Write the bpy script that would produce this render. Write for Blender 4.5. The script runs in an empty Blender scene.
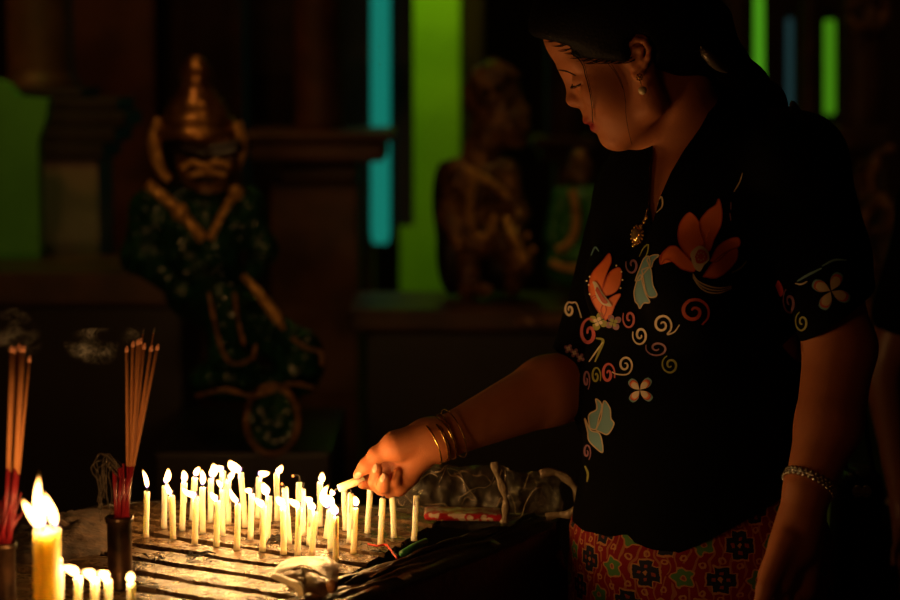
import bpy, bmesh, math, random
import numpy as np
from mathutils import Vector, Matrix, noise
from mathutils.bvhtree import BVHTree
random.seed(7)
PI = math.pi
scene = bpy.context.scene
COL = scene.collection

# ------------------------------------------------------------------ camera
FP = 2125.0                       # 85 mm on a 36 mm sensor, 900 px wide
CAM = Vector((0, 0, 1.47))
PITCH = math.atan(250 / FP)
FW = Vector((0, math.cos(PITCH), -math.sin(PITCH)))
UP = Vector((0, math.sin(PITCH), math.cos(PITCH)))
RACK_Z = 0.844


def ray(px, py):
    return FW + Vector((1, 0, 0)) * ((px - 450) / FP) + UP * (-(py - 300) / FP)


def W(px, py, Y):
    d = ray(px, py)
    return CAM + d * (Y / d.y)


def on_z(px, py, z=RACK_Z):
    d = ray(px, py)
    return CAM + d * ((z - CAM.z) / d.z)


def S(Y):
    return Y * 1.012 / FP


def project(P):
    P = np.asarray(P, float) - np.array(CAM)
    zc = P @ np.array(FW)
    return 450 + FP * P[:, 0] / zc, 300 - FP * (P @ np.array(UP)) / zc


cam_data = bpy.data.cameras.new('camera')
cam_data.lens = 85
cam_data.sensor_width = 36
cam_data.dof.use_dof = True
cam_data.dof.focus_distance = 2.68
cam_data.dof.aperture_fstop = 2.9
cam_data.clip_start = 0.05
cam = bpy.data.objects.new('camera', cam_data)
COL.objects.link(cam)
cam.location = CAM
cam.rotation_euler = (PI / 2 - PITCH, 0, 0)
scene.camera = cam
vs = scene.view_settings
vs.view_transform = 'Standard'
vs.look = 'None'
vs.exposure = 0
vs.gamma = 1
vs.use_curve_mapping = False
scene.cycles.use_denoising = True
scene.cycles.sample_clamp_indirect = 4
scene.cycles.volume_step_rate = 1.0
scene.cycles.max_bounces = 8
scene.cycles.transparent_max_bounces = 24

# ------------------------------------------------------------------ materials


def newmat(name):
    m = bpy.data.materials.new(name)
    m.use_nodes = True
    nt = m.node_tree
    b = nt.nodes.get('Principled BSDF')
    return m, nt, b


def setin(b, key, v):
    if key in b.inputs:
        if 'Color' in key and len(v) == 3:
            v = (*v, 1)
        b.inputs[key].default_value = v


def mat(name, col, rough=.6, metal=0., col2=None, nscale=30., bump=0., bscale=80., spec=.5, sss=0., sssr=(.02, .01, .005),
        coat=0., vor=0., thr=(.4, .6), detail=4.):
    m, nt, b = newmat(name)
    L = nt.links
    setin(b, 'Base Color', col)
    setin(b, 'Roughness', rough)
    setin(b, 'Metallic', metal)
    setin(b, 'Specular IOR Level', spec)
    if coat:
        setin(b, 'Coat Weight', coat)
        setin(b, 'Coat Roughness', .15)
    if sss:
        setin(b, 'Subsurface Weight', sss)
        setin(b, 'Subsurface Radius', sssr)
        setin(b, 'Subsurface Scale', 1.0)
    tc = nt.nodes.new('ShaderNodeTexCoord')
    if col2 is not None:
        n = nt.nodes.new('ShaderNodeTexNoise')
        n.inputs['Scale'].default_value = nscale
        n.inputs['Detail'].default_value = detail
        L.new(tc.outputs['Object'], n.inputs['Vector'])
        r = nt.nodes.new('ShaderNodeValToRGB')
        r.color_ramp.elements[0].position = thr[0]
        r.color_ramp.elements[1].position = thr[1]
        r.color_ramp.elements[0].color = (*col, 1)
        r.color_ramp.elements[1].color = (*col2, 1)
        L.new(n.outputs['Fac'], r.inputs['Fac'])
        L.new(r.outputs['Color'], b.inputs['Base Color'])
    if vor:
        v = nt.nodes.new('ShaderNodeTexVoronoi')
        v.inputs['Scale'].default_value = vor
        L.new(tc.outputs['Object'], v.inputs['Vector'])
        bm = nt.nodes.new('ShaderNodeBump')
        bm.inputs['Strength'].default_value = .8
        bm.inputs['Distance'].default_value = .01
        L.new(v.outputs['Distance'], bm.inputs['Height'])
        L.new(bm.outputs['Normal'], b.inputs['Normal'])
    elif bump:
        n2 = nt.nodes.new('ShaderNodeTexNoise')
        n2.inputs['Scale'].default_value = bscale
        n2.inputs['Detail'].default_value = 5
        L.new(tc.outputs['Object'], n2.inputs['Vector'])
        bm = nt.nodes.new('ShaderNodeBump')
        bm.inputs['Strength'].default_value = bump
        bm.inputs['Distance'].default_value = .004
        L.new(n2.outputs['Fac'], bm.inputs['Height'])
        L.new(bm.outputs['Normal'], b.inputs['Normal'])
    return m


def emat(name, col, strength):
    m, nt, b = newmat(name)
    setin(b, 'Base Color', (0, 0, 0))
    setin(b, 'Emission Color', col)
    setin(b, 'Emission Strength', strength)
    return m


# ------------------------------------------------------------------ object helpers
def tag(o, label=None, cat=None, group=None, kind=None):
    if label:
        o['label'] = label
    if cat:
        o['category'] = cat
    if group:
        o['group'] = group
    if kind:
        o['kind'] = kind
    return o


def empty(name, loc, label, cat, group=None, rz=0):
    o = bpy.data.objects.new(name, None)
    o.empty_display_size = .05
    o.location = loc
    o.rotation_euler = (0, 0, rz)
    COL.objects.link(o)
    bpy.context.view_layer.update()
    return tag(o, label, cat, group)


def link(name, me, m, parent=None):
    """one mesh object; geometry is given in world coordinates, the parent keeps it there"""
    if m is not None:
        for q in (m if isinstance(m, (list, tuple)) else [m]):
            me.materials.append(q)
    o = bpy.data.objects.new(name, me)
    COL.objects.link(o)
    if parent is not None:
        o.parent = parent
        o.matrix_parent_inverse = world_of(parent).inverted()
    return o


def world_of(o):
    M = o.matrix_basis.copy()
    if o.parent is not None:
        M = world_of(o.parent) @ o.matrix_parent_inverse @ M
    return M


def mesh_np(name, V, F, smooth=True):
    me = bpy.data.meshes.new(name)
    V = np.asarray(V, dtype=np.float32)
    F = np.asarray(F, dtype=np.int32)
    me.vertices.add(len(V))
    me.vertices.foreach_set('co', V.ravel())
    k = F.shape[1]
    me.loops.add(F.size)
    me.loops.foreach_set('vertex_index', F.ravel())
    me.polygons.add(len(F))
    me.polygons.foreach_set('loop_start', np.arange(0, F.size, k, dtype=np.int32))
    me.polygons.foreach_set('loop_total', np.full(len(F), k, dtype=np.int32))
    if smooth:
        me.polygons.foreach_set('use_smooth', np.ones(len(F), dtype=bool))
    me.update(calc_edges=True)
    me.validate()
    return me


def bm_mesh(name, bm, smooth=False):
    me = bpy.data.meshes.new(name)
    bmesh.ops.recalc_face_normals(bm, faces=bm.faces[:])
    for f in bm.faces:
        f.smooth = smooth
    bm.to_mesh(me)
    bm.free()
    return me


def box(bm, c, size, rot=None, bevel=0.):
    M = Matrix.Translation(c)
    if rot is not None:
        M = M @ rot.to_4x4()
    M = M @ Matrix.Diagonal((size[0], size[1], size[2], 1))
    r = bmesh.ops.create_cube(bm, size=1, matrix=M)
    if bevel:
        es = list({e for v in r['verts'] for e in v.link_edges})
        bmesh.ops.bevel(bm, geom=es, offset=bevel, segments=2, affect='EDGES', profile=.6)
    return r


def frames(pts):
    """parallel-transport frames along a polyline"""
    pts = [Vector(p) for p in pts]
    n = len(pts)
    T = []
    for i in range(n):
        a = pts[max(0, i - 1)]
        b = pts[min(n - 1, i + 1)]
        t = (b - a)
        T.append(t.normalized() if t.length > 1e-9 else Vector((0, 0, 1)))
    ref = Vector((0, 1, 0)) if abs(T[0].y) < .9 else Vector((1, 0, 0))
    N = []
    nrm = (ref - T[0] * ref.dot(T[0])).normalized()
    for i in range(n):
        nrm = (nrm - T[i] * nrm.dot(T[i]))
        nrm = nrm.normalized() if nrm.length > 1e-9 else Vector((1, 0, 0))
        N.append(nrm)
    return pts, T, N


def tube(bm, pts, rad, seg=10, cap=True, closed=False, squash=1.0):
    pts, T, N = frames(pts)
    n = len(pts)
    if not hasattr(rad, '__len__'):
        rad = [rad] * n
    rings = []
    for i in range(n):
        B = T[i].cross(N[i])
        ring = []
        for k in range(seg):
            a = 2 * PI * k / seg
            ring.append(bm.verts.new(pts[i] + (N[i] * math.cos(a) + B * math.sin(a) * squash) * rad[i]))
        rings.append(ring)
    m = n if closed else n - 1
    for i in range(m):
        r0, r1 = rings[i], rings[(i + 1) % n]
        for k in range(seg):
            try:
                bm.faces.new((r0[k], r0[(k + 1) % seg], r1[(k + 1) % seg], r1[k]))
            except ValueError:
                pass
    if cap and not closed:
        bm.faces.new(rings[0][::-1])
        bm.faces.new(rings[-1])
    return rings


def lathe(bm, axis_pt, prof, seg=24, axis=Vector((0, 0, 1)), ref=Vector((1, 0, 0))):
    """prof: list of (r, h) along axis"""
    axis = axis.normalized()
    x = (ref - axis * ref.dot(axis)).normalized()
    y = axis.cross(x)
    rings = []
    for r, h in prof:
        rings.append([bm.verts.new(axis_pt + axis * h + (x * math.cos(2 * PI * k / seg) + y * math.sin(2 * PI * k / seg)) * max(r, 1e-5))
                      for k in range(seg)])
    for a, b in zip(rings, rings[1:]):
        for k in range(seg):
            bm.faces.new((a[k], a[(k + 1) % seg], b[(k + 1) % seg], b[k]))
    bm.faces.new(rings[0][::-1])
    bm.faces.new(rings[-1])


def ball(bm, c, r, seg=12, scale=(1, 1, 1), rot=None):
    M = Matrix.Translation(c)
    if rot is not None:
        M = M @ rot.to_4x4()
    M = M @ Matrix.Diagonal((r * scale[0], r * scale[1], r * scale[2], 1))
    bmesh.ops.create_uvsphere(bm, u_segments=seg, v_segments=max(6, seg * 2 // 3), radius=1, matrix=M)


def spline(pts, n):
    """Catmull-Rom through points"""
    P = [Vector(p) for p in pts]
    P = [P[0] * 2 - P[1]] + P + [P[-1] * 2 - P[-2]]
    out = []
    segs = len(P) - 3
    for i in range(n):
        t = i / (n - 1) * segs
        k = min(int(t), segs - 1)
        u = t - k
        a, b, c, d = P[k:k + 4]
        out.append(.5 * ((2 * b) + (c - a) * u + (2 * a - 5 * b + 4 * c - d) * u * u + (3 * b - a - 3 * c + d) * u ** 3))
    return out


# ------------------------------------------------------------------ distance-field modelling
class Cap:
    def __init__(s, a, b, ra, rb, k=.01, off=0.):
        s.a, s.b = np.array(a, float), np.array(b, float)
        s.ra, s.rb, s.k = ra - off, rb - off, k
        r = max(s.ra, s.rb)
        s.lo = np.minimum(s.a, s.b) - r
        s.hi = np.maximum(s.a, s.b) + r

    def d(s, X, Y, Z):
        ab = s.b - s.a
        L = float(ab @ ab) + 1e-12
        x, y, z = X - s.a[0], Y - s.a[1], Z - s.a[2]
        t = np.clip((x * ab[0] + y * ab[1] + z * ab[2]) / L, 0, 1)
        return np.sqrt((x - t * ab[0]) ** 2 + (y - t * ab[1]) ** 2 + (z - t * ab[2]) ** 2) - (s.ra + (s.rb - s.ra) * t)


class Ell:
    """ellipsoid; axes are the columns of M (3x3)"""

    def __init__(s, c, r, M=None, k=.01, off=0.):
        s.c = np.array(c, float)
        s.r = np.array(r, float) - off
        s.M = np.eye(3) if M is None else np.array(M, float)
        s.k = k
        e = np.sqrt(((s.M * s.r) ** 2).sum(1))
        s.lo, s.hi = s.c - e, s.c + e

    def d(s, X, Y, Z):
        x, y, z = X - s.c[0], Y - s.c[1], Z - s.c[2]
        q = [x * s.M[0, i] + y * s.M[1, i] + z * s.M[2, i] for i in range(3)]
        k0 = np.sqrt(sum((q[i] / s.r[i]) ** 2 for i in range(3)))
        k1 = np.sqrt(sum((q[i] / s.r[i] ** 2) ** 2 for i in range(3))) + 1e-9
        return k0 * (k0 - 1) / k1


class Sub:
    def __init__(s, p):
        s.p, s.k, s.lo, s.hi = p, p.k, p.lo, p.hi


class Half:
    """cut away where n.p > c, inside a box"""

    def __init__(s, n, pt, lo, hi, k=.004):
        s.n = np.array(n, float)
        s.n /= np.linalg.norm(s.n)
        s.c = float(s.n @ np.array(pt, float))
        s.lo, s.hi, s.k = np.array(lo, float), np.array(hi, float), k

    def d(s, X, Y, Z):
        return s.c - (X * s.n[0] + Y * s.n[1] + Z * s.n[2])


class Group:
    def __init__(s, ops, k):
        s.ops, s.k = ops, k
        s.lo = np.min([o.lo for o in ops], 0)
        s.hi = np.max([o.hi for o in ops], 0)


BIG = .06


def smin(a, b, k):
    h = np.clip(.5 + .5 * (b - a) / k, 0, 1)
    return b + (a - b) * h - k * h * (1 - h)


def evaluate(ops, gx, gy, gz, h):
    D = np.full((len(gx), len(gy), len(gz)), BIG, dtype=np.float32)
    g = (gx, gy, gz)
    for o in ops:
        mg = o.k + 3 * h
        sl = []
        for ax in range(3):
            i0 = np.searchsorted(g[ax], o.lo[ax] - mg)
            i1 = np.searchsorted(g[ax], o.hi[ax] + mg)
            sl.append(slice(i0, i1))
        if any(q.stop <= q.start for q in sl):
            continue
        sl = tuple(sl)
        x, y, z = gx[sl[0]], gy[sl[1]], gz[sl[2]]
        if isinstance(o, Group):
            d = evaluate(o.ops, x, y, z, h)
        else:
            p = o.p if isinstance(o, Sub) else o
            d = p.d(x[:, None, None], y[None, :, None], z[None, None, :]).astype(np.float32)
        if isinstance(o, (Sub, Half)):
            D[sl] = -smin(-D[sl], d, o.k)
        else:
            D[sl] = smin(D[sl], np.minimum(d, BIG), o.k)
    return D


def surface_nets(D, o, h):
    s = D < 0
    c = [s[i:s.shape[0] - 1 + i, j:s.shape[1] - 1 + j, k:s.shape[2] - 1 + k] for i in (0, 1) for j in (0, 1) for k in (0, 1)]
    a = np.zeros(c[0].shape, np.int8)
    for q in c:
        a += q
    I = np.argwhere((a > 0) & (a < 8))
    idx = np.full(c[0].shape, -1, np.int32)
    idx[I[:, 0], I[:, 1], I[:, 2]] = np.arange(len(I))
    P = np.zeros((len(I), 3))
    n = np.zeros(len(I))
    cs = [(i, j, k) for i in (0, 1) for j in (0, 1) for k in (0, 1)]
    val = {q: D[I[:, 0] + q[0], I[:, 1] + q[1], I[:, 2] + q[2]].astype(float) for q in cs}
    for q in cs:
        for ax in range(3):
            if q[ax] == 0:
                r = list(q)
                r[ax] = 1
                r = tuple(r)
                va, vb = val[q], val[r]
                m = (va < 0) != (vb < 0)
                t = np.where(m, va / np.where(m, va - vb, 1), 0)
                p = np.tile(np.array(q, float), (len(I), 1))
                p[:, ax] += t
                P[m] += p[m]
                n[m] += 1
    P = (P / n[:, None] + I) * h + np.array(o)
    Q = []
    for ax in range(3):
        u, v = (ax + 1) % 3, (ax + 2) % 3
        s0 = np.take(s, range(0, s.shape[ax] - 1), ax)
        s1 = np.take(s, range(1, s.shape[ax]), ax)
        E = np.argwhere(s0 != s1)
        ok = (E[:, u] > 0) & (E[:, v] > 0) & (E[:, u] < s.shape[u] - 1) & (E[:, v] < s.shape[v] - 1)
        E = E[ok]
        flip = s0[E[:, 0], E[:, 1], E[:, 2]]
        quad = []
        for du, dv in ((1, 1), (0, 1), (0, 0), (1, 0)):
            C = E.copy()
            C[:, u] -= du
            C[:, v] -= dv
            quad.append(idx[C[:, 0], C[:, 1], C[:, 2]])
        q = np.stack(quad, 1)
        q[~flip] = q[~flip][:, ::-1]
        Q.append(q)
    return P, np.concatenate(Q)


def sdf(ops, h, lo=None, hi=None):
    if lo is None:
        lo = np.min([o.lo for o in ops if not isinstance(o, (Sub, Half))], 0) - 4 * h
        hi = np.max([o.hi for o in ops if not isinstance(o, (Sub, Half))], 0) + 4 * h
    lo, hi = np.array(lo, float), np.array(hi, float)
    n = np.ceil((hi - lo) / h).astype(int) + 1
    g = [lo[i] + np.arange(n[i]) * h for i in range(3)]
    D = evaluate(ops, *g, h)
    return surface_nets(D, lo, h)


def relax(P, Q, it=1, w=.5):
    n = len(P)
    for _ in range(it):
        acc = np.zeros_like(P)
        cnt = np.zeros(n)
        k = Q.shape[1]
        for i in range(k):
            a, b = Q[:, i], Q[:, (i + 1) % k]
            np.add.at(acc, a, P[b])
            np.add.at(acc, b, P[a])
            np.add.at(cnt, a, 1)
            np.add.at(cnt, b, 1)
        P = P * (1 - w) + w * acc / np.maximum(cnt, 1)[:, None]
    return P


def tris(Q):
    if Q.shape[1] == 3:
        return Q
    return np.concatenate([Q[:, [0, 1, 2]], Q[:, [0, 2, 3]]])


def clip(P, T, g):
    """keep g <= 0, cutting triangles along g = 0"""
    s = g > 0
    k = s[T].sum(1)
    out = [T[k == 0]]
    V = list(map(tuple, P))
    cache = {}

    def cut(a, b):
        key = (a, b) if a < b else (b, a)
        if key not in cache:
            t = g[a] / (g[a] - g[b])
            V.append(tuple(P[a] + (P[b] - P[a]) * t))
            cache[key] = len(V) - 1
        return cache[key]
    new = []
    for t in T[(k == 1) | (k == 2)]:
        t = [int(q) for q in t]
        poly = []
        for i in range(3):
            a, b = t[i], t[(i + 1) % 3]
            if not s[a]:
                poly.append(a)
            if s[a] != s[b]:
                poly.append(cut(a, b))
        for i in range(1, len(poly) - 1):
            new.append((poly[0], poly[i], poly[i + 1]))
    if new:
        out.append(np.array(new))
    T = np.concatenate(out)
    V = np.array(V)
    used = np.unique(T)
    mp = np.full(len(V), -1)
    mp[used] = np.arange(len(used))
    return V[used], mp[T]


def poly_sd(x, y, poly):
    """signed distance to a polygon in the plane, negative inside"""
    x, y = np.asarray(x, float), np.asarray(y, float)
    d = np.full(x.shape, 1e9)
    inside = np.zeros(x.shape, bool)
    n = len(poly)
    for i in range(n):
        ax, ay = poly[i]
        bx, by = poly[(i + 1) % n]
        ex, ey = bx - ax, by - ay
        t = np.clip(((x - ax) * ex + (y - ay) * ey) / (ex * ex + ey * ey), 0, 1)
        d = np.minimum(d, (x - ax - t * ex) ** 2 + (y - ay - t * ey) ** 2)
        c = ((ay > y) != (by > y)) & (x < (bx - ax) * (y - ay) / ((by - ay) or 1e-9) + ax)
        inside ^= c
    d = np.sqrt(d)
    return np.where(inside, -d, d)
# ------------------------------------------------------------------ shared materials
FLAME_W = .165
FLAME_COL = (1, .50, .155)
FLAME_L = 7.


def flame_material():
    m = bpy.data.materials.new('candle_flame')
    m.use_nodes = True
    nt = m.node_tree
    nt.nodes.clear()
    out = nt.nodes.new('ShaderNodeOutputMaterial')
    e = nt.nodes.new('ShaderNodeEmission')
    at = nt.nodes.new('ShaderNodeAttribute')
    at.attribute_name = 'height'
    r = nt.nodes.new('ShaderNodeValToRGB')
    cr = r.color_ramp
    cr.elements[0].position = 0
    cr.elements[0].color = (.25, .25, 1, 1)
    cr.elements[1].position = .16
    cr.elements[1].color = (*FLAME_COL, 1)
    q = cr.elements.new(.80)
    q.color = (*FLAME_COL, 1)
    q = cr.elements.new(.97)
    q.color = (1, .34, .03, 1)
    r2 = nt.nodes.new('ShaderNodeValToRGB')
    c2 = r2.color_ramp
    c2.elements[0].position = 0
    c2.elements[0].color = (.004, .004, .004, 1)
    c2.elements[1].position = .17
    c2.elements[1].color = (1, 1, 1, 1)
    q = c2.elements.new(.74)
    q.color = (1, 1, 1, 1)
    q = c2.elements.new(.93)
    q.color = (.006, .006, .006, 1)
    mu = nt.nodes.new('ShaderNodeMath')
    mu.operation = 'MULTIPLY'
    mu.inputs[1].default_value = FLAME_L
    nt.links.new(at.outputs['Fac'], r.inputs['Fac'])
    nt.links.new(at.outputs['Fac'], r2.inputs['Fac'])
    nt.links.new(r.outputs['Color'], e.inputs['Color'])
    nt.links.new(r2.outputs['Color'], mu.inputs[0])
    nt.links.new(mu.outputs[0], e.inputs['Strength'])
    tr = nt.nodes.new('ShaderNodeBsdfTransparent')      # a flame is thin glowing gas
    ad = nt.nodes.new('ShaderNodeAddShader')
    nt.links.new(e.outputs[0], ad.inputs[0])
    nt.links.new(tr.outputs[0], ad.inputs[1])
    nt.links.new(ad.outputs[0], out.inputs['Surface'])
    return m


def flame_light(p, power, parent, r=.004):
    d = bpy.data.lights.new('flame_light', 'POINT')
    d.energy = power
    d.color = FLAME_COL
    d.shadow_soft_size = r
    o = bpy.data.objects.new('flame_light', d)
    COL.objects.link(o)
    o.location = p
    o.parent = parent
    o.matrix_parent_inverse = world_of(parent).inverted()


M_FLAME = flame_material()
M_WAX = mat('candle_wax', (.86, .77, .57), .45, sss=.8, sssr=(.03, .022, .012), spec=.5)
M_WAX_THICK = mat('thick_candle_wax', (.80, .68, .38), .45, sss=.85, sssr=(.034, .031, .020), bump=.25, bscale=60)
M_WICK = mat('burnt_wick', (.015, .012, .01), .9)
M_EMBER = emat('glowing_ember', (1, .25, .04), 3.0)
M_RED = mat('red_bamboo', (.20, .008, .016), .4)
M_COAT = mat('incense_coating', (.36, .14, .045), .9, bump=.3, bscale=400)
M_ASH = mat('incense_ash', (.09, .065, .045), .95, col2=(.04, .028, .02), nscale=90)
M_BRONZE = mat('dark_bronze', (.10, .05, .025), .32, metal=.75, col2=(.02, .012, .008), nscale=25, bump=.4, bscale=50)
M_BLACKMETAL = mat('sooty_metal', (.03, .02, .014), .45, col2=(.008, .006, .005), nscale=30, bump=.6, bscale=60)
M_GOLD = mat('gold', (.85, .52, .16), .22, metal=1.)
M_SILVER = mat('silver', (.75, .72, .68), .25, metal=1.)


def slat_material():
    m, nt, b = newmat('wax_crusted_slat')
    L = nt.links
    tc = nt.nodes.new('ShaderNodeTexCoord')

    def nz(scale, det=5, rough=.6):
        n = nt.nodes.new('ShaderNodeTexNoise')
        n.inputs['Scale'].default_value = scale
        n.inputs['Detail'].default_value = det
        n.inputs['Roughness'].default_value = rough
        L.new(tc.outputs['Object'], n.inputs['Vector'])
        return n
    n1, n2, n3 = nz(13), nz(48), nz(150, 2)
    r = nt.nodes.new('ShaderNodeValToRGB')
    r.color_ramp.elements[0].position = .36
    r.color_ramp.elements[0].color = (.055, .032, .018, 1)
    r.color_ramp.elements[1].position = .66
    r.color_ramp.elements[1].color = (.18, .108, .05, 1)
    L.new(n1.outputs['Fac'], r.inputs['Fac'])
    r2 = nt.nodes.new('ShaderNodeValToRGB')
    r2.color_ramp.elements[0].position = .42
    r2.color_ramp.elements[0].color = (.14, .11, .09, 1)
    r2.color_ramp.elements[1].position = .54
    r2.color_ramp.elements[1].color = (1, 1, 1, 1)
    L.new(n2.outputs['Fac'], r2.inputs['Fac'])
    mx = nt.nodes.new('ShaderNodeMix')
    mx.data_type = 'RGBA'
    mx.blend_type = 'MULTIPLY'
    mx.inputs[0].default_value = .55
    L.new(r.outputs['Color'], mx.inputs[6])
    L.new(r2.outputs['Color'], mx.inputs[7])
    L.new(mx.outputs[2], b.inputs['Base Color'])
    rr = nt.nodes.new('ShaderNodeMapRange')
    rr.inputs[1].default_value = .35
    rr.inputs[2].default_value = .7
    rr.inputs[3].default_value = .10
    rr.inputs[4].default_value = .5
    L.new(n2.outputs['Fac'], rr.inputs[0])
    L.new(rr.outputs[0], b.inputs['Roughness'])
    ad = nt.nodes.new('ShaderNodeMath')
    ad.operation = 'ADD'
    L.new(n2.outputs['Fac'], ad.inputs[0])
    L.new(n3.outputs['Fac'], ad.inputs[1])
    bm = nt.nodes.new('ShaderNodeBump')
    bm.inputs['Strength'].default_value = .32
    bm.inputs['Distance'].default_value = .006
    L.new(ad.outputs[0], bm.inputs['Height'])
    L.new(bm.outputs['Normal'], b.inputs['Normal'])
    return m


M_SLAT = slat_material()

# ------------------------------------------------------------------ the candle rack
pa, pb = on_z(136, 542.7), on_z(280, 564)
RU = (pb - pa)
RU.z = 0
RU.normalize()
RV = Vector((-RU.y, RU.x, 0))          # perpendicular, away from the camera
if RV.y < 0:
    RV = -RV
slot_w = [RV.dot(on_z(140, y)) for y in (532, 543.5, 556, 570.5, 588)]
pitch = (slot_w[0] - slot_w[-1]) / 4
print('rack pitch', pitch, 'u', RU, slot_w)
RACK_PX = [(-60, 552), (59, 515), (107, 503), (150, 500), (300, 502), (420, 507), (556, 516), (548, 527), (345, 600), (250, 642), (60, 760), (-260, 760)]
RACK = [on_z(*p) for p in RACK_PX]
cen = sum(RACK, Vector()) / len(RACK)
rack = empty('candle_rack', (cen.x, cen.y, 0), 'dark slatted metal rack crusted with wax, holding rows of lit candles', 'candle rack')


def clip_convex(bm, poly, inset=0.):
    c = sum(poly, Vector()) / len(poly)
    for i in range(len(poly)):
        a, b = poly[i], poly[(i + 1) % len(poly)]
        e = (b - a)
        n = Vector((e.y, -e.x, 0)).normalized()
        if n.dot(c - a) > 0:
            n = -n
        bmesh.ops.bisect_plane(bm, geom=bm.verts[:] + bm.edges[:] + bm.faces[:], plane_co=a - n * inset, plane_no=n, clear_outer=True)


wmin = min(RV.dot(p) for p in RACK)
wmax = max(RV.dot(p) for p in RACK)
umin = min(RU.dot(p) for p in RACK)
umax = max(RU.dot(p) for p in RACK)
slot_gap = pitch * .30
k0 = math.floor((wmin - slot_w[-1]) / pitch) - 1
k1 = math.ceil((wmax - slot_w[-1]) / pitch) + 1
for k in range(k0, k1):
    w0 = slot_w[-1] + k * pitch + slot_gap / 2
    w1 = slot_w[-1] + (k + 1) * pitch - slot_gap / 2
    bm = bmesh.new()
    nu = int((umax - umin) / .012)
    nw = 6
    vv = [[None] * (nw + 1) for _ in range(nu + 1)]
    for i in range(nu + 1):
        for j in range(nw + 1):
            u = umin + (umax - umin) * i / nu
            ww = w0 + (w1 - w0) * j / nw
            if j in (0, nw):
                ww += .0010 * noise.noise(Vector((u * 40, ww * 9, 3)))
            z = RACK_Z - .0008 + .0022 * noise.noise(Vector((u * 25, ww * 25, k))) + .001 * noise.noise(Vector((u * 90, ww * 90, k)))
            if j in (0, nw):
                z -= .0004
            p = RU * u + RV * ww
            vv[i][j] = bm.verts.new((p.x, p.y, z))
    for i in range(nu):
        for j in range(nw):
            bm.faces.new((vv[i][j], vv[i + 1][j], vv[i + 1][j + 1], vv[i][j + 1]))
    clip_convex(bm, RACK, .012)
    if not bm.faces:
        bm.free()
        continue
    r = bmesh.ops.extrude_face_region(bm, geom=bm.faces[:])
    for v in [q for q in r['geom'] if isinstance(q, bmesh.types.BMVert)]:
        v.co.z = RACK_Z - .007
    link('slat', bm_mesh('slat', bm, False), M_SLAT, rack)
# rim, tray, apron, legs
bm = bmesh.new()
nn = len(RACK)
for i in range(nn):
    a, b = RACK[i], RACK[(i + 1) % nn]
    c = (a + b) / 2
    e = b - a
    ang = math.atan2(e.y, e.x)
    box(bm, (c.x, c.y, RACK_Z - .014), (e.length + .01, .012, .026), Matrix.Rotation(ang, 3, 'Z'), .002)
link('rim', bm_mesh('rim', bm), M_BLACKMETAL, rack)
bm = bmesh.new()
f = bm.faces.new([bm.verts.new((p.x, p.y, RACK_Z - .085)) for p in RACK])
r = bmesh.ops.extrude_face_region(bm, geom=[f])
for v in [q for q in r['geom'] if isinstance(q, bmesh.types.BMVert)]:
    v.co.z -= .01
link('drip_tray', bm_mesh('drip_tray', bm), M_BLACKMETAL, rack)
for i in (0, 3, 6, 8, 10):
    p = RACK[i] * .93 + cen * .07
    bm = bmesh.new()
    tube(bm, [(p.x, p.y, 0), (p.x, p.y, RACK_Z - .055)], .016, 12)
    link('leg', bm_mesh('leg', bm, True), M_BLACKMETAL, rack)
# wax-soaked dark sheet lying over the right-hand edge and hanging down
bm = bmesh.new()
NA, NB = 120, 60
ia, ib = on_z(520, 521), on_z(330, 586)
ic = on_z(215, 640)
ea, eb, ec = on_z(548, 524), on_z(352, 600), on_z(250, 650)
inner = spline([ia, ib, ic], NA + 1)
outer = spline([ea, eb, ec], NA + 1)
en = Vector(((eb - ea).y, -(eb - ea).x, 0)).normalized()
if en.dot(ea - cen) < 0:
    en = -en
g = []
for i in range(NA + 1):
    row = []
    for j in range(NB + 1):
        t, q = i / NA, j / NB
        f1 = noise.noise(Vector((t * 7, q * 11, 1)))
        f2 = noise.noise(Vector((t * 14 + q * 4, q * 24, 5)))
        if q < .45:
            u = q / .45
            p = inner[i].lerp(outer[i], u * 1.0)
            z = RACK_Z + .0035 + .016 * math.sin(PI * u) * abs(f1) ** .7 + .006 * abs(f2) * math.sin(PI * u)
            p = p + en * (.006 * f2)
        else:
            u = (q - .45) / .55
            p = outer[i] + en * (.012 + .022 * min(1, u * 4) + .012 * f1 * min(1, u * 3))
            z = RACK_Z + .003 - .34 * u + .008 * f2 * (1 - u)
        row.append(bm.verts.new((p.x, p.y, z)))
    g.append(row)
for i in range(NA):
    for j in range(NB):
        bm.faces.new((g[i][j], g[i + 1][j], g[i + 1][j + 1], g[i][j + 1]))
o = link('side_apron', bm_mesh('side_apron', bm, True), mat('sooty_sheet', (.012, .008, .006), .38, bump=.5, bscale=70), rack)
sm = o.modifiers.new('thick', 'SOLIDIFY')
sm.thickness = .002


# ------------------------------------------------------------------ candles
def flame_mesh(pts, w):
    bm = bmesh.new()
    n, seg = 11, 10
    sp = spline(pts, n)
    prof = [.30, .62, .86, .98, 1.0, .96, .86, .70, .50, .27, .03]
    tube(bm, sp, [w * q for q in prof], seg)
    me = bm_mesh('flame', bm, True)
    at = me.attributes.new('height', 'FLOAT', 'POINT')
    vals = []
    for i in range(n):
        vals += [i / (n - 1)] * seg
    at.data.foreach_set('value', vals)
    return me


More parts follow.
